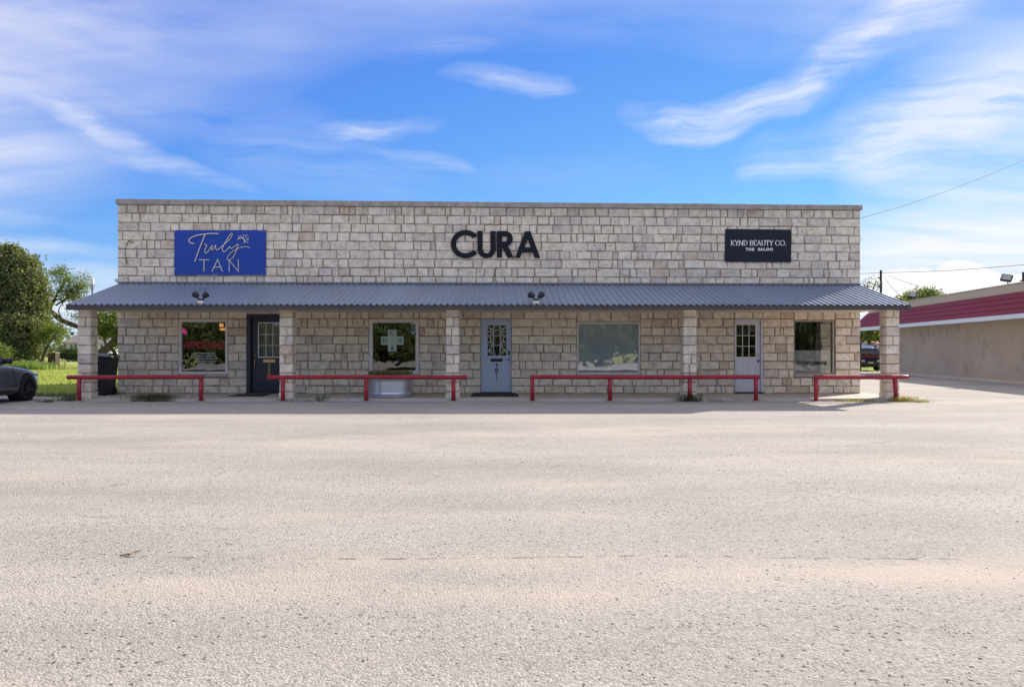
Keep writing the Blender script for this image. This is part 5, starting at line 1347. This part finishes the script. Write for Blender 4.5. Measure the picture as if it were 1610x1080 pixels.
# tree beyond the stucco building and others on the right
Y = 74
tree('roundtop_tree', 'leafy tree top showing above the stucco parapet by the farther floodlight', 'tree', (PX(1440, Y), Y, -.03), [([P3(1440, 572, Y), P3(1440, 500, Y), P3(1446, 465, Y)], (.25, .06))],
     [B(1450, 468, Y, 26, 12, 60), B(1424, 474, Y, 20, 9, 40), B(1472, 474, Y, 20, 8, 34), B(1446, 500, Y, 30, 20, 60)], 60, .10, 'mesq', .32, .4)
Y = 66
tree('sparse_tree', 'nearly bare twiggy tree beside the utility pole', 'tree', (PX(1368, Y), Y, -.03),
     [([P3(1366, 575, Y), P3(1368, 500, Y), P3(1371, 462, Y), P3(1378, 441, Y)], (.14, .03)), ([P3(1370, 470, Y), P3(1362, 452, Y), P3(1358, 447, Y)], (.05, .015)), ([P3(1371, 466, Y), P3(1382, 452, Y), P3(1384, 446, Y)], (.05, .015)), ([P3(1370, 480, Y), P3(1358, 466, Y), P3(1352, 455, Y)], (.05, .015))],
     [B(1370, 448, Y, 12, 8, 9), B(1358, 452, Y, 9, 6, 5), B(1378, 446, Y, 7, 8, 5)], 20, .075, 'bush', .25, .3)
Y = 62
tree('broad_tree', 'low broad tree behind the dark blue car', 'tree', (PX(1366, Y), Y, -.03), [([P3(1365, 570, Y), P3(1366, 540, Y), P3(1372, 526, Y)], (.16, .06))],
     [B(1366, 523, Y, 26, 9, 60), B(1385, 526, Y, 18, 8, 30)], 60, .10, 'mesq', .3, .3)

# far house
Y = 100
hs = thing('far_house', 'small pale house with brown shingle roof beyond the lawn', 'house', (PX(130, Y), Y, -.03))
hx0, hx1 = PX(104, Y), PX(175, Y); ze = PZ(538.5, Y); zr = PZ(522, Y)
MB().box(hx0, hx1, Y, Y + 8, -.05, ze).build('wall', 'siding', hs)
MB().add([(hx0 - .5, Y - .6, ze - .05), (hx1 + .5, Y - .6, ze - .05), (hx1 + .5, Y + 4, zr + .6), (hx0 + .9, Y + 4, zr + .6), (hx0 - .5, Y + 8.6, ze - .05), (hx1 + .5, Y + 8.6, ze - .05)], [(0, 1, 2, 3), (3, 2, 5, 4), (0, 3, 4), (0, 4, 5, 1)]).build('roof', 'shingle', hs)
for px in (112.5, 119, 160):
    w_ = MB(); frame_box(w_, PX(px - 2.6, Y), PX(px + 2.6, Y), PZ(548.5, Y), PZ(540.5, Y), .07, Y - .05, Y - .002); w_ = w_.build('window', 'whiteframe', hs)
    MB().box(PX(px - 1.9, Y), PX(px + 1.9, Y), Y - .02, Y - .003, PZ(547.6, Y), PZ(541.4, Y)).build('pane', 'darkglass', w_)
MB().box(hx0 + 2.2, hx0 + 3.1, Y - .04, Y - .002, 0, 2.05).build('door', 'navy', hs)
Y = 70
fp = thing('fire_pit', 'small brown brick barbecue block standing on the lawn', 'barbecue', (PX(81, Y), Y, -.03))
MB().box(PX(75, Y), PX(87, Y), Y, Y + .7, -.05, PZ(562.3, Y) + .42).build('body', 'bark', fp); MB().box(PX(74.6, Y), PX(87.4, Y), Y - .03, Y + .73, PZ(562.3, Y) + .422, PZ(562.3, Y) + .50).build('cap', 'mortar', fp)
# shop beyond the drive
Y = 88
sh = thing('far_shop', 'distant tan shop front with pink awning behind the dark blue car', 'shop', (PX(1382, Y), Y, -.03))
MB().box(PX(1362, Y), PX(1420, Y), Y, Y + 6, -.05, PZ(532, Y)).build('wall', 'tan', sh)
MB().prism([(Y - 1.1, PZ(541, Y)), (Y - 1.1, PZ(540, Y)), (Y, PZ(534, Y)), (Y, PZ(541, Y))], PX(1367, Y), PX(1379, Y), 'yz').build('awning', 'awning', sh)
MB().box(PX(1370, Y), PX(1376, Y), Y - .05, Y - .002, 0, 1.9).build('door', 'darkglass', sh)
Y = 80
bs = thing('billboard', 'grey sign panel on posts behind the dark blue car', 'sign', (PX(1357, Y), Y, -.03))
MB().box(PX(1348, Y), PX(1365, Y), Y, Y + .1, PZ(541, Y), PZ(531.5, Y)).build('panel', 'greyframe', bs)
for px in (1351, 1362): MB().tube([(PX(px, Y), Y + .05, -.05), (PX(px, Y), Y + .05, PZ(541, Y))], .06, 6).build('post', 'poledark', bs)

# grass
def patch(x0, x1, y0, y1):
    return lambda i: (rnd.uniform(x0, x1), rnd.uniform(y0, y1), -.03)
def lawn_fx(i):
    Yl = 23.2 + 42 * rnd.random() ** 1.3; return (PX(rnd.uniform(-30, 205), Yl), Yl, -.03)
tag(blades(16000, lawn_fx, .10, .035, 1.0, LEAF['turf'], 'grass', origin=(0, 0, 0)), kind='stuff')
def tall_fx(i):
    Yl = rnd.uniform(52, 58); return (PX(rnd.gauss(22, 26), Yl), Yl, -.03)
tag(blades(5000, tall_fx, .72, .05, .9, LEAF['tall'], 'tall_grass', origin=(0, 0, 0)), kind='stuff')
def edge_fx(i):
    Yl = 22.3 + abs(rnd.gauss(0, .35)); return (rnd.uniform(-17.5, -11.1), Yl - .5 * (rnd.random() < .2), -.03)
tag(blades(3000, edge_fx, .13, .02, 1.1, LEAF['weed'], 'edge_grass', origin=(0, 0, 0)), kind='stuff')
def strip_fx(i):
    Yl = 47.2 + rnd.random() * 8; return (rnd.uniform(18, 40), Yl, -.03)
tag(blades(3000, strip_fx, .12, .05, 1.0, LEAF['turf'], 'grass_strip', origin=(0, 0, 0)), kind='stuff')

# woods across the road (behind the viewer, mirrored in the shop windows) and along the far skyline
p, tn = crown_points([((x_, -46 + rnd.uniform(-3, 3), rnd.uniform(1.5, 3.6)), (4.5, 3.5, rnd.uniform(2.4, 3.4)), 110) for x_ in np.arange(-80, 80, 3.6)], 30, .6, .3)
p[:, 2] = np.maximum(p[:, 2], .1)
tag(link('woods', leaf_mesh(p, .30, tn), LEAF['wood'], None, Vector((0, 0, 0))), kind='stuff')
p, tn = crown_points([((x_, 175 + rnd.uniform(-15, 15), rnd.uniform(1, 3.0)), (9, 6, rnd.uniform(2, 4.2)), 60) for x_ in np.arange(-230, 230, 9.0)], 12, 1.0, .5)
p[:, 2] = np.maximum(p[:, 2], .1)
tag(link('treeline', leaf_mesh(p, .55, tn), LEAF['wood'], None, Vector((0, 0, 0))), kind='stuff')
